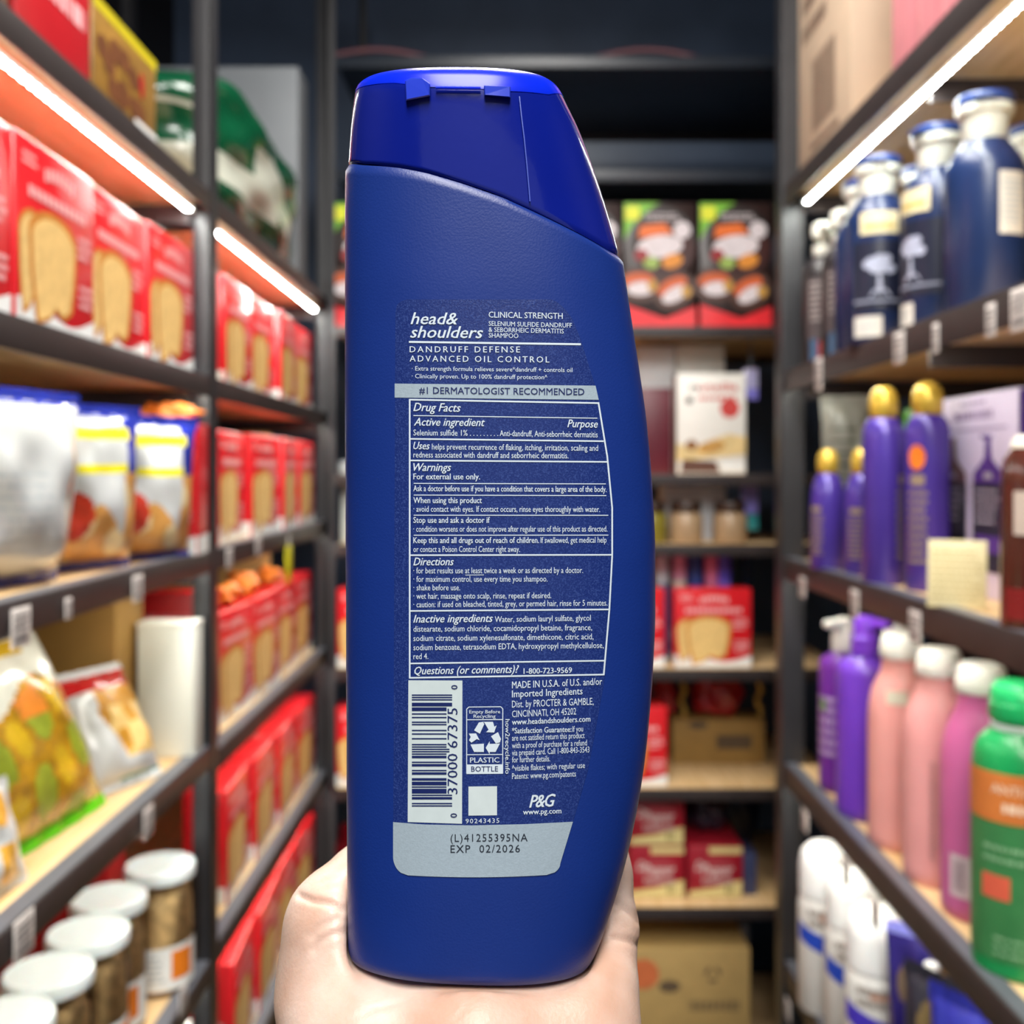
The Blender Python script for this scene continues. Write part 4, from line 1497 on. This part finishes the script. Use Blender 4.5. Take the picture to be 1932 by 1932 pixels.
def quad_px(p00, p10, p11, p01, nx, ny, lift):
    """a print on the bottle front given by its four corners (top-left, top-right, bottom-right, bottom-left)"""
    u = np.linspace(0, 1, nx + 1)[None, :]
    v = np.linspace(0, 1, ny + 1)[:, None]
    P = [np.array(p, float) for p in (p00, p10, p11, p01)]
    X = (1 - v) * ((1 - u) * P[0][0] + u * P[1][0]) + v * ((1 - u) * P[3][0] + u * P[2][0])
    Y = (1 - v) * ((1 - u) * P[0][1] + u * P[1][1]) + v * ((1 - u) * P[3][1] + u * P[2][1])
    pts = front(X.ravel(), Y.ravel(), lift)
    fs = []
    for j in range(ny):
        for i in range(nx):
            a = j * (nx + 1) + i
            fs.append((a, a + nx + 1, a + nx + 2, a + 1))
    return pts, fs


def rows_px(rows, lift, nx=26):
    """a print bounded left and right by (row, x0, x1) samples"""
    X = np.array([[x0 + (x1 - x0) * i / nx for i in range(nx + 1)] for _, x0, x1 in rows])
    Y = np.array([[y + (yr if False else 0)] * (nx + 1) for y, _, _ in rows]) if False else np.array([[r[0]] * (nx + 1) for r in rows], float)
    pts = front(X.ravel(), Y.ravel(), lift)
    fs = []
    for j in range(len(rows) - 1):
        for i in range(nx):
            a = j * (nx + 1) + i
            fs.append((a, a + nx + 1, a + nx + 2, a + 1))
    return pts, fs


class Print:
    def __init__(s):
        s.v, s.f, s.n = [], [], 0

    def add(s, pts, fs):
        s.v.append(np.asarray(pts))
        s.f += [tuple(i + s.n for i in f) for f in fs]
        s.n += len(pts)

    def line(s, x0, y0, x1, y1, w, lift=.00022):     # a printed rule
        n = max(2, int(math.hypot(x1 - x0, y1 - y0) / 12))
        L = math.hypot(x1 - x0, y1 - y0)
        nx, ny = -(y1 - y0) / L * w / 2, (x1 - x0) / L * w / 2
        s.add(*quad_px((x0 - nx, y0 - ny), (x1 - nx, y1 - ny), (x1 + nx, y1 + ny), (x0 + nx, y0 + ny), n, 1, lift))

    def text(s, t, x0, x1, yb, yb2, h, bold=0, shear=0, space=1.0, lift=.00025):
        v, f = text2d(t, bold, shear, space)
        px = x0 + (x1 - x0) * v[:, 0]
        py = yb + (yb2 - yb) * v[:, 0] - h * v[:, 1] / CAPH
        s.add(front(px, py, lift + 1.2e-5 * copies(v, t, shear, space)), [tuple(reversed(q)) for q in f])

    def text_up(s, t, xb, y0, y1, h, bold=0, down=False, lift=.0003, space=1.0):
        v, f = text2d(t, bold, 0, space)
        if down:
            px = xb + h * v[:, 1] / CAPH
        else:
            px = xb - h * v[:, 1] / CAPH
        py = y0 + (y1 - y0) * v[:, 0]
        s.add(front(px, py, lift + 1.2e-5 * copies(v, t, 0, space)), [tuple(reversed(q)) for q in f])

    def poly(s, pts, lift=.00025):
        pts = np.array(pts, float)
        s.add(front(pts[:, 0], pts[:, 1], lift), [tuple(range(len(pts)))])

    def make(s, name, mat, parent):
        return on_bottle(name, np.concatenate(s.v), s.f, mat, parent, False)


WHITE = M('d3e0ea', .42, .03, 400)
SILVER = M('a9bac6', .34, .05, 1500, metal=.15, bump=.05, bscale=2500)
NAVYINK = M('10205c', .45, .03, 300)
BLACKINK = M('1d2430', .5, .03, 300)
LABELMAT = bpy.data.materials.new('label_film')
LABELMAT.use_nodes = True
_nt = LABELMAT.node_tree
_p = _nt.nodes['Principled BSDF']
_tc = _nt.nodes.new('ShaderNodeTexCoord')
_n = _nt.nodes.new('ShaderNodeTexNoise')
_n.inputs['Scale'].default_value = 2400
_n.inputs['Detail'].default_value = 3
_n.inputs['Roughness'].default_value = .7
_r = _nt.nodes.new('ShaderNodeValToRGB')
_r.color_ramp.elements[0].position = .48
_r.color_ramp.elements[1].position = .8
_r.color_ramp.elements[0].color = lin('14296c')
_r.color_ramp.elements[1].color = lin('40589c')
_nt.links.new(_tc.outputs['Object'], _n.inputs['Vector'])
_nt.links.new(_n.outputs[0], _r.inputs[0])
_nt.links.new(_r.outputs[0], _p.inputs['Base Color'])
_b = _nt.nodes.new('ShaderNodeBump')
_b.inputs['Strength'].default_value = .22
_b.inputs['Distance'].default_value = .0006
_nt.links.new(_n.outputs[0], _b.inputs['Height'])
_nt.links.new(_b.outputs[0], _p.inputs['Normal'])
_p.inputs['Roughness'].default_value = .3

lab_l = [(565, 768), (568, 757), (575, 749), (590, 746), (1560, 742), (1610, 742), (1625, 745), (1640, 754), (1650, 770)]
lab_r = [(565, 1040), (570, 1051), (577, 1060), (588, 1070), (602, 1080), (641, 1096), (680, 1108), (721, 1121), (757, 1131), (850, 1147),
         (958, 1158), (1050, 1158), (1150, 1153), (1275, 1142), (1450, 1110), (1550, 1081), (1629, 1058), (1645, 1046), (1650, 1035)]
_ys = sorted(set(list(np.linspace(565, 1650, 90)) + [566, 568, 571, 575, 580, 1640, 1645, 1648]))
_lr = [(y, float(np.interp(y, *zip(*lab_l))), float(np.interp(y, *zip(*lab_r)))) for y in _ys]
lp, lf = rows_px(_lr, .00012, 30)
label = on_bottle('label', lp, lf, LABELMAT, bottle)
label['label'] = 'grainy navy back label film'

br = Print()
br.text('head&', 775, 863.5, 611.5, 612, 22, .012, .28)
br.text('shoulders', 774, 911, 637, 638, 22, .012, .28)
br.line(771.5, 645, 1096, 649.5, 3.6)
br.make('brand_lettering', WHITE, label)
tx = Print()
for t in [('CLINICAL STRENGTH', 922, 1061.6, 599, 601.7, 11, .006), ('SELENIUM SULFIDE DANDRUFF', 922, 1079, 614.6, 618.3, 8.7, .002),
          ('& SEBORRHEIC DERMATITIS', 922, 1063.6, 626, 629.2, 8.7, .002), ('SHAMPOO', 922, 978, 636.8, 638, 8.7, .002),
          ('DANDRUFF DEFENSE', 773, 981, 664.6, 665, 11.2, .008, 0, 1.35), ('ADVANCED OIL CONTROL', 773, 1036.5, 682, 684, 11.2, .008, 0, 1.35),
          ('· Extra strength formula relieves severe*dandruff + controls oil', 777, 1080, 699, 702, 8.2),
          ('· Clinically proven. Up to 100% dandruff protection^', 777, 1032.6, 713.5, 715.6, 8.2)]:
    tx.text(*t)
tx.make('product_lettering', WHITE, label)
bn = Print()
bn.add(*quad_px((744.6, 723.7), (1123.7, 727.6), (1129.6, 754.3), (744.6, 750.1), 30, 2, .0002))
bnd = bn.make('claim_band', SILVER, label)
bt = Print()
bt.text('#1 DERMATOLOGIST RECOMMENDED', 791, 1102.5, 742.4, 745.2, 12.2, .006, lift=.0003)
bt.make('claim_lettering', NAVYINK, label)

df = Print()
for a in [(772, 754, 1129.5, 760.5, 3), (773, 828, 1139, 832.4, 2.8), (773, 868.7, 1146, 871.4, 2.8), (773, 1047.5, 1154, 1046.8, 2.8),
          (773, 1152.7, 1149.5, 1149.8, 2.8), (773, 1251.8, 1141, 1246.5, 2.8), (772, 1278.9, 1139.5, 1272.7, 3),
          (780, 784, 1127, 789, 1.6), (780.5, 912, 1143, 913, 1.6), (780.5, 934, 1144, 935, 1.6), (780.5, 972, 1147.7, 972.2, 1.6), (780.5, 1009.8, 1147.7, 1009.6, 1.6),
          (773, 753, 773, 1280, 3), (1129, 759, 1145.5, 860, 3), (1145.4, 858, 1155, 958, 3), (1155, 957, 1155, 1050, 3), (1155, 1048, 1149.6, 1151, 3), (1149.7, 1150, 1139, 1274, 3),
          (878, 1085, 913, 1084.6, 1.2)]:
    df.line(*a)
BI = (.014, .30)
for t in [('Drug Facts', 780, 869, 775.5, 777, 15.5) + BI, ('Active ingredient', 781, 914.6, 803, 804, 14.5) + BI, ('Purpose', 1070.7, 1127.6, 806, 807, 14.5) + BI,
          ('Selenium sulfide 1% . . . . . . . . .', 780, 940, 821.5, 822.6, 11, .004), ('Anti-dandruff, Anti-seborrheic dermatitis', 943, 1127.6, 822.7, 825.3, 11, .004),
          ('Uses', 780, 810.6, 847.5, 848, 14) + BI, ('helps prevent recurrence of flaking, itching, irritation, scaling and', 815, 1128.4, 848, 850.6, 11, .004),
          ('redness associated with dandruff and seborrheic dermatitis.', 780, 1072.5, 863.2, 864.9, 11, .004),
          ('Warnings', 780, 851, 888.5, 888.7, 14.5) + BI, ('For external use only.', 780, 905.6, 904.4, 904.6, 11, .014),
          ('Ask a doctor before use if you have a condition that covers a large area of the body.', 780, 1144.3, 926.8, 928.4, 11, .014),
          ('When using this product', 780, 909, 949.3, 949.4, 11, .014),
          ('· avoid contact with eyes. If contact occurs, rinse eyes thoroughly with water.', 780, 1132, 965.6, 966.1, 11, .004),
          ('Stop use and ask a doctor if', 780, 924, 986.6, 986.6, 11, .014),
          ('· condition worsens or does not improve after regular use of this product as directed.', 780, 1146, 1003.4, 1003, 11, .004),
          ('Keep this and all drugs out of reach of children.', 780, 1016.8, 1024.8, 1024.5, 11, .014),
          ('If swallowed, get medical help', 1020, 1144.3, 1024.5, 1023.8, 11, .004),
          ('or contact a Poison Control Center right away.', 780, 980.8, 1041.5, 1041.3, 11, .004),
          ('Directions', 780, 856, 1066.8, 1066.6, 14.5) + BI,
          ('· for best results use at least twice a week or as directed by a doctor.', 780, 1100, 1082, 1081, 11, .004),
          ('· for maximum control, use every time you shampoo.', 780, 1033, 1098, 1097.3, 11, .004),
          ('· shake before use.', 780, 868, 1114, 1113.8, 11, .004),
          ('· wet hair, massage onto scalp, rinse, repeat if desired.', 780, 1040, 1130, 1128.7, 11, .004),
          ('· caution: if used on bleached, tinted, grey, or permed hair, rinse for 5 minutes.', 780, 1146, 1146, 1142.6, 11, .004),
          ('Inactive ingredients', 780, 929.7, 1174.8, 1173.4, 14.5) + BI, ('Water, sodium lauryl sulfate, glycol', 933.6, 1114.7, 1173.9, 1171, 11, .004),
          ('distearate, sodium chloride, cocamidopropyl betaine, fragrance,', 780, 1117, 1192, 1189, 11, .004),
          ('sodium citrate, sodium xylenesulfonate, dimethicone, citric acid,', 780, 1119.7, 1209.7, 1206.2, 11, .004),
          ('sodium benzoate, tetrasodium EDTA, hydroxypropyl methylcellulose,', 780, 1139, 1227, 1222.6, 11, .004),
          ('red 4.', 780, 808, 1243.8, 1243.4, 11, .004),
          ('Questions (or comments)?', 782, 979, 1272.6, 1269.4, 14.5) + BI, ('1-800-723-9569', 988, 1079, 1271.6, 1269.6, 10.5, .014)]:
    df.text(*t)
df.make('drug_facts_table', WHITE, label)

ad = Print()
for t in [('MADE IN U.S.A. of U.S. and/or', 966, 1136, 1299, 1291.8, 13, .008), ('Imported Ingredients', 966, 1099, 1315.8, 1310, 13, .008),
          ('Dist. by PROCTER & GAMBLE,', 966, 1120, 1335, 1329.5, 13), ('CINCINNATI, OH 45202', 966, 1087, 1353.4, 1348, 12.5),
          ('www.headandshoulders.com', 966, 1113.8, 1367.5, 1361.4, 10.5, .014), ('*Satisfaction Guarantee:', 966, 1078, 1384, 1381, 10.5, .014),
          ('If you', 1080, 1100, 1381, 1380, 11, .003), ('are not satisfied return this product', 966, 1103, 1397.8, 1392.6, 11, .003),
          ('with a proof of purchase for a refund', 966, 1107.4, 1412, 1406.5, 11, .003), ('via prepaid card. Call 1-800-843-3543', 966, 1112, 1425.8, 1419.5, 11, .003),
          ('for further details.', 966, 1038, 1438.8, 1436.5, 11, .003), ('^visible flakes; with regular use', 966, 1103.6, 1454.8, 1449, 11, .003),
          ('Patents: www.pg.com/patents', 966, 1086.5, 1470, 1465, 11, .003)]:
    ad.text(*t)
ad.text('90243435', 878.5, 942, 1553.6, 1552.4, 8.6, .004, 0, 1.2)
ad.make('address_lettering', WHITE, label)
pg = Print()
pg.text('P&G', 999, 1047.8, 1523.6, 1521, 23, .02, .3, .85)
pg.text('www.pg.com', 987, 1059, 1537, 1534.6, 10, .014)
pg.make('company_mark', WHITE, label)

bc = Print()
bc.add(*quad_px((770.5, 1283.5), (872.4, 1284), (871.7, 1554.3), (769.2, 1551), 8, 12, .0002))
bcode = bc.make('barcode', M('c9d6d8', .4, .03, 300), label)
L_ = ['0001101', '0011001', '0010011', '0111101', '0100011', '0110001', '0101111', '0111011', '0110111', '0001011']
dg = '037000673750'
bits = '101' + ''.join(L_[int(c)] for c in dg[:6]) + '01010' + ''.join(''.join('10'[int(b)] for b in L_[int(c)]) for c in dg[6:]) + '101'
bars = Print()
i = 0
m_ = (1521.5 - 1310.2) / 95
while i < 95:
    if bits[i] == '1':
        j = i
        while j < 95 and bits[j] == '1':
            j += 1
        long = i < 10 or i >= 85 or 44 < i < 50
        ya, yb = 1521.5 - j * m_, 1521.5 - i * m_
        xe = (853 if (i < 10 or i >= 85) else 848) if long else 842.5
        bars.add(*quad_px((777, ya), (xe, ya), (xe, yb), (777, yb), 4, 1, .0003))
        i = j
    else:
        i += 1
bars.text_up('37000', 863, 1498, 1422, 18.5, 0)
bars.text_up('67375', 863, 1411, 1336, 18.5, 0)
bars.text_up('0', 862, 1542.5, 1534.5, 12, .01)
bars.text_up('0', 863, 1300.5, 1292.5, 11.5, .01)
bars.make('bars', NAVYINK, label)
sq = Print()
sq.add(*quad_px((883.8, 1484), (937.7, 1483.3), (937.7, 1538.2), (883.8, 1538.9), 4, 4, .0002))
sq.make('white_square', M('cdd9da', .4, .03, 300), label)

rc = Print()
for a in [(884, 1334, 945, 1333.4, 1.6), (880.5, 1338, 880.5, 1459, 1.6), (948.6, 1337, 948.4, 1459, 1.6), (880.5, 1358, 948.6, 1357.6, 1.6), (880.5, 1424, 948.6, 1423.4, 1.6),
          (880.5, 1338, 884.5, 1334, 1.6), (944.6, 1333.4, 948.6, 1337.4, 1.6)]:
    rc.line(*a)
rc.text('Empty Before', 885.5, 943.7, 1346.2, 1345.8, 6.4, .01)
rc.text('Recycling', 893.5, 935, 1354.6, 1354.2, 6.4, .01)
rc.text('PLASTIC', 887, 942, 1439, 1438.6, 9.6, .012)
rc.add(*quad_px((880, 1442.4), (949, 1442), (949, 1459.8), (880, 1460.4), 6, 2, .0002))


def c4(pts):
    return [(730 + x / 4.39, 1260 + y / 4.39) for x, y in pts]


for pl in ([(722, 518), (762, 452), (795, 447), (806, 466), (770, 546)], [(790, 447), (878, 447), (890, 488), (909, 476), (888, 536), (822, 533), (842, 512), (806, 452)],
           [(862, 567), (920, 532), (945, 590), (936, 618), (902, 626)], [(818, 663), (851, 608), (851, 630), (936, 627), (900, 697), (851, 697), (851, 716)],
           [(692, 635), (803, 628), (803, 697), (722, 697)], [(678, 545), (738, 543), (768, 600), (745, 590), (700, 620), (680, 600), (694, 572)]):
    rc.poly(c4(pl))
rc.text_up('how2recycle.info', 953.5, 1357, 1460, 8.2, .008, True)
rc.make('recycling_emblem', WHITE, label)
rb = Print()
rb.text('BOTTLE', 889, 939.6, 1455.6, 1455.2, 9.6, .004, lift=.0003)
rb.make('recycling_lettering', NAVYINK, label)

sp_top = [(741.4, 1551), (798, 1555.5), (889, 1557.3), (990, 1555), (1081, 1550.4)]
dp_rows = []
for k in range(25):
    s = k / 24
    y = 1551 + s * (1651 - 1551)
    x0 = 741.6 if s < .66 else 741.6 + 28 * (1 - math.sqrt(max(0, 1 - ((s - .66) / .34) ** 2)))
    x1 = 1081 - 24 * min(s, .8) / .8 if s < .8 else 1057 - 26 * (1 - math.sqrt(max(0, 1 - ((s - .8) / .2) ** 2)))
    dp_rows.append((x0, x1, s))
X, Yp = [], []
for x0, x1, s in dp_rows:
    for i in range(29):
        x = x0 + (x1 - x0) * i / 28
        ytop = np.interp(x, *zip(*sp_top))
        ybot = 1650 + 5.2 * (1 - ((x - 895) / 150) ** 2)
        X.append(x)
        Yp.append(ytop + s * (ybot - ytop))
fs = []
for j in range(24):
    for i in range(28):
        a = j * 29 + i
        fs.append((a, a + 29, a + 30, a + 1))
on_bottle('date_panel', front(X, Yp, .0002), fs, SILVER, label)
dt = Print()
dt.text('(L)41255395NA', 850, 995.4, 1588.2, 1587.2, 14.2, -.012, 0, 1.15, .0003)
dt.text('EXP  02/2026', 850, 981, 1609, 1608, 14.2, -.012, 0, 1.15, .0003)
dt.make('date_stamp', BLACKINK, label)

# hinge of the flip lid
for nm, pts in (('hinge_tab', [(764, 152), (775, 146), (797, 147), (811, 157), (811, 180), (766, 189)]), ('hinge_tab', [(913, 161), (963, 163), (963, 183), (914, 179)])):
    p = np.array(pts, float)
    a, b = front(p[:, 0], p[:, 1], -.0003), front(p[:, 0], p[:, 1], .0011)
    n = len(p)
    cb = b.copy()
    cc = b.mean(0)
    cb = cc + (b - cc) * .93
    v = np.concatenate([a, b + np.array([0, .0004, 0]), cb])
    f = [tuple(reversed(range(2 * n, 3 * n)))]
    for q in (0, n):
        for k in range(n):
            f.append((q + k, q + (k + 1) % n, q + n + (k + 1) % n, q + n + k))
    on_bottle(nm, v, f, TABBLUE, lid, False)
hb = front(np.linspace(822, 907, 12), np.linspace(165.5, 166.5, 12), .0002)
g = G().tube([tuple(q) for q in hb], .0004, 8)
on_bottle('hinge_bar', np.array(g.v), g.f, LIDBLUE, lid)

ml = front(np.array([980, 984, 989, 994, 998, 1000.]), np.array([182, 220, 260, 310, 355, 380.]), -.0001)
g = G().tube([tuple(q) for q in ml], .00016, 6)
on_bottle('mould_line', np.array(g.v), g.f, M('5566c4', .2), cap_part)  # moulding seam, its thin highlight put into a lighter blue

# ---------------------------------------------------------------- the hand
GS = .0009
lo = np.array([-.080, .12, -.40])
hi = np.array([.060, .345, -.050])


def H(px, py, y):
    return ((px - CX) * y / F, y, -(py - CY) * y / F)


class Field:
    def __init__(s):
        s.ax = [np.arange(lo[i], hi[i], GS, dtype=np.float32) for i in range(3)]
        s.d = np.full([len(a) for a in s.ax], .02, np.float32)

    def window(s, a, b):
        sl = []
        for i in range(3):
            sl.append(slice(max(0, int((a[i] - lo[i]) / GS)), min(len(s.ax[i]), int((b[i] - lo[i]) / GS) + 2)))
        g = np.meshgrid(*[s.ax[i][sl[i]] for i in range(3)], indexing='ij', sparse=True)
        return tuple(sl), g

    def cone(s, a, ra, b, rb, k):
        a, b = np.array(a), np.array(b)
        m = max(ra, rb) + .018
        sl, (x, y, z) = s.window(np.minimum(a, b) - m, np.maximum(a, b) + m)
        ab = b - a
        t = np.clip(((x - a[0]) * ab[0] + (y - a[1]) * ab[1] + (z - a[2]) * ab[2]) / (ab @ ab), 0, 1)
        d = np.sqrt((x - a[0] - t * ab[0]) ** 2 + (y - a[1] - t * ab[1]) ** 2 + (z - a[2] - t * ab[2]) ** 2) - (ra + t * (rb - ra))
        o = s.d[sl]
        h = np.maximum(k - np.abs(o - d), 0) / k
        s.d[sl] = np.minimum(o, d) - h * h * k / 4

    def chain(s, pts, k):
        for p, q in zip(pts[:-1], pts[1:]):
            s.cone(p[0], p[1], q[0], q[1], k)


palm, fing = Field(), Field()
W1, W2 = (-.028, .262, -.185), (.010, .266, -.183)
# forearm and wrist
palm.cone((-.022, .235, -.205), .019, (-.026, .135, -.37), .023, .02)
palm.cone((.006, .238, -.205), .019, (.012, .14, -.37), .024, .02)
palm.cone((-.022, .235, -.205), .019, W1, .018, .015)
palm.cone((.006, .238, -.205), .019, W2, .018, .015)
# metacarpals
kn = [(-.036, .302, -.150), (-.016, .308, -.152), (.004, .307, -.152), (.021, .299, -.149)]
for (kx, ky, kz), w in zip(kn, ((-.024, .265, -.170), (-.010, .267, -.172), (.002, .268, -.172), (.012, .268, -.168))):
    palm.cone(w, .018, (kx, ky, kz), .0125, .012)
    palm.cone(w, .018, (w[0], .25, -.19), .018, .012)
# heel of the palm under the base, thenar and little-finger side
palm.chain([(H(705, 1960, .262), .0165), (H(900, 1968, .258), .0148), (H(1085, 1943, .262), .0138)], .012)
palm.chain([(H(668, 2000, .262), .0175), (H(667, 1862, .2775), .0182), (H(653, 1755, .2805), .0146)], .010)
palm.chain([(H(1085, 1990, .262), .0150), (H(1112, 1860, .272), .0120)], .010)
fing.chain([(H(666, 1850, .2775), .0172), (H(652, 1740, .2805), .0140), (H(688, 1672, .293), .0108), (H(730, 1632, .2985), .0096), (H(748, 1618, .3005), .0086)], .005)
fing.chain([(H(1106, 1880, .275), .0105), (H(1133, 1750, .283), .0100), (H(1127, 1650, .288), .0093), (H(1120, 1575, .294), .0087), (H(1095, 1510, .300), .0080), (H(1060, 1480, .3005), .0072)], .003)
for kx, pts in ((-.036, [((-.036, .304, -.148), .0100), ((-.039, .320, -.115), .0090), ((-.033, .313, -.088), .0082), ((-.027, .300, -.073), .0072)]),
                (-.016, [((-.016, .310, -.150), .0103), ((-.017, .326, -.111), .0094), ((-.013, .316, -.080), .0086), ((-.009, .300, -.063), .0076)]),
                (.004, [((.004, .309, -.150), .0100), ((.004, .323, -.113), .0090), ((.005, .314, -.085), .0082), ((.006, .300, -.069), .0073)])):
    fing.chain(pts, .003)
kk = .007
hh = np.maximum(kk - np.abs(palm.d - fing.d), 0) / kk
d = np.minimum(palm.d, fing.d) - hh * hh * kk / 4
# the flesh gives way to the bottle it holds
x, y, z = np.meshgrid(*palm.ax, indexing='ij', sparse=True)
zz = palm.ax[2].astype(float)
l_, r_, t_ = sil(zz)
l_, r_, t_ = [q.astype(np.float32)[None, None, :] for q in (l_, r_, t_)]
uu = np.abs((2 * x - l_ - r_) / (r_ - l_))
vv = np.abs((y - np.float32(Y0)) / t_)
db = ((uu ** NEXP + vv ** NEXP) ** np.float32(1 / NEXP) - 1) * .0175
db = np.maximum(db, (-.1268 - .035 * (x + .0438)) - z)
db = db - .0002
kk = .0025
hh = np.maximum(kk - np.abs(d + db), 0) / kk
d = np.maximum(d, -db) + hh * hh * kk / 4
d[:, :2, :] = .01                                     # the cut end of the forearm, far below the picture
d[:, :, :2] = .01


def surface_nets(d):
    ins = d < 0
    n = np.array(d.shape)
    c = [slice(0, -1), slice(1, None)]
    cnt = np.zeros(n - 1, np.float32)
    acc = [np.zeros(n - 1, np.float32) for _ in range(3)]
    for ax in range(3):
        o1, o2 = [q for q in range(3) if q != ax]
        for e1 in (0, 1):
            for e2 in (0, 1):
                s0, s1 = [None] * 3, [None] * 3
                s0[ax], s1[ax] = c[0], c[1]
                s0[o1] = s1[o1] = c[e1]
                s0[o2] = s1[o2] = c[e2]
                a, b = d[tuple(s0)], d[tuple(s1)]
                x = (a < 0) != (b < 0)
                t = np.where(x, a / np.where(x, a - b, 1), 0)
                cnt += x
                acc[ax] += t
                acc[o1] += x * e1
                acc[o2] += x * e2
    m = cnt > 0
    idx = np.full(m.shape, -1, np.int64)
    idx[m] = np.arange(m.sum())
    w = np.argwhere(m)
    P = np.stack([w[:, i] + acc[i][m] / cnt[m] for i in range(3)], -1)
    faces = []
    for ax in range(3):
        o1, o2 = [(1, 2), (2, 0), (0, 1)][ax]
        s0, s1 = [slice(None)] * 3, [slice(None)] * 3
        s0[ax], s1[ax] = slice(0, -1), slice(1, None)
        x = ins[tuple(s0)] != ins[tuple(s1)]
        e = np.argwhere(x)
        e = e[(e[:, o1] > 0) & (e[:, o2] > 0) & (e[:, o1] < n[o1] - 1) & (e[:, o2] < n[o2] - 1)]
        flip = ins[tuple(s0)][tuple(e.T)]
        q = []
        for a, b in ((1, 1), (0, 1), (0, 0), (1, 0)):
            k = e.copy()
            k[:, o1] -= a
            k[:, o2] -= b
            q.append(idx[tuple(k.T)])
        q = np.stack(q, -1)
        q[~flip] = q[~flip][:, ::-1]
        faces.append(q)
    return P, np.concatenate(faces)


P, Q = surface_nets(d)
P = P * GS + lo
# relax the surface a little
ed = np.concatenate([Q[:, [0, 1]], Q[:, [1, 2]], Q[:, [2, 3]], Q[:, [3, 0]]])
ed = np.concatenate([ed, ed[:, ::-1]])
deg = np.bincount(ed[:, 0], minlength=len(P))[:, None]
for it in range(6):
    S = np.stack([np.bincount(ed[:, 0], weights=P[ed[:, 1], i], minlength=len(P)) for i in range(3)], -1) / deg
    P = P + (S - P) * .5


def normals(P):
    n = np.cross(P[Q[:, 2]] - P[Q[:, 0]], P[Q[:, 3]] - P[Q[:, 1]])
    N = np.zeros_like(P)
    for k in range(4):
        for i in range(3):
            N[:, i] += np.bincount(Q[:, k], weights=n[:, i], minlength=len(P))
    return N / (np.linalg.norm(N, axis=1)[:, None] + 1e-12)


N = normals(P)
vx, vy = CX + P[:, 0] / P[:, 1] * F, CY - P[:, 2] / P[:, 1] * F
facing = (P[:, 1] < .292) & (-(N * P).sum(1) > -.02)


def crease(pts, w, depth, bulge=.08):                 # a skin fold along a line over the near side of the hand
    global P
    best = np.full(len(P), 1e9)
    for (x0, y0), (x1, y1) in zip(pts[:-1], pts[1:]):
        dx, dy = x1 - x0, y1 - y0
        t = np.clip(((vx - x0) * dx + (vy - y0) * dy) / (dx * dx + dy * dy), 0, 1)
        best = np.minimum(best, np.hypot(vx - x0 - t * dx, vy - y0 - t * dy))
    k = np.exp(-(best / w) ** 2) * depth - bulge * depth * np.exp(-((best - 2.2 * w) / (1.6 * w)) ** 2)
    P = P - N * (k * facing)[:, None]


crease([(566, 1690), (590, 1700), (618, 1703), (638, 1711), (646, 1716)], 6, .0010)
crease([(592, 1792), (600, 1778), (622, 1764), (645, 1759)], 6, .0006)
crease([(588, 1765), (604, 1748), (640, 1732)], 8, .0004)
crease([(610, 1680), (640, 1672)], 5, .0002)
crease([(605, 1665), (640, 1650)], 5, .0002)
crease([(1152, 1702), (1170, 1706), (1190, 1722), (1204, 1738)], 6, .0006)
crease([(1140, 1771), (1165, 1770), (1192, 1776), (1205, 1782)], 6, .0007)
crease([(1165, 1720), (1180, 1716), (1200, 1724)], 5, .0003)
crease([(690, 1905), (740, 1896), (800, 1893)], 5, .00008)
crease([(650, 1932), (700, 1908), (780, 1880)], 5, .0001)
crease([(860, 1925), (890, 1890), (925, 1872)], 4, .00008)
hg = G()
hb = Vector((-.012, .262, -.16 + CZ))
hg.add(P + np.array([0, 0, CZ]) - np.array(hb), [tuple(q) for q in Q.tolist()])
skin = bpy.data.materials.new('skin')
skin.use_nodes = True
_nt = skin.node_tree
_p = _nt.nodes['Principled BSDF']
_tc = _nt.nodes.new('ShaderNodeTexCoord')
_n = _nt.nodes.new('ShaderNodeTexNoise')
_n.inputs['Scale'].default_value = 45
_n.inputs['Detail'].default_value = 5
_r = _nt.nodes.new('ShaderNodeValToRGB')
_r.color_ramp.elements[0].position = .35
_r.color_ramp.elements[1].position = .68
_r.color_ramp.elements[0].color = lin('cca48f')
_r.color_ramp.elements[1].color = lin('e2c8bb')
_n2 = _nt.nodes.new('ShaderNodeTexNoise')
_n2.inputs['Scale'].default_value = 900
_n2.inputs['Detail'].default_value = 4
_b = _nt.nodes.new('ShaderNodeBump')
_b.inputs['Strength'].default_value = .18
_b.inputs['Distance'].default_value = .0006
for a, b in ((_tc.outputs['Object'], _n.inputs['Vector']), (_tc.outputs['Object'], _n2.inputs['Vector']), (_n.outputs[0], _r.inputs[0]),
             (_r.outputs[0], _p.inputs['Base Color']), (_n2.outputs[0], _b.inputs['Height']), (_b.outputs[0], _p.inputs['Normal'])):
    _nt.links.new(a, b)
_p.inputs['Roughness'].default_value = .42
_p.inputs['Subsurface Weight'].default_value = .2
_p.inputs['Subsurface Radius'].default_value = (.006, .002, .001)
_p.inputs['Subsurface Scale'].default_value = 1
hand = hg.make('hand', skin, None, True, 180)
hand.location = hb
tag(hand, 'bare hand with wrist cupping the base of the dark blue shampoo bottle', 'hand')
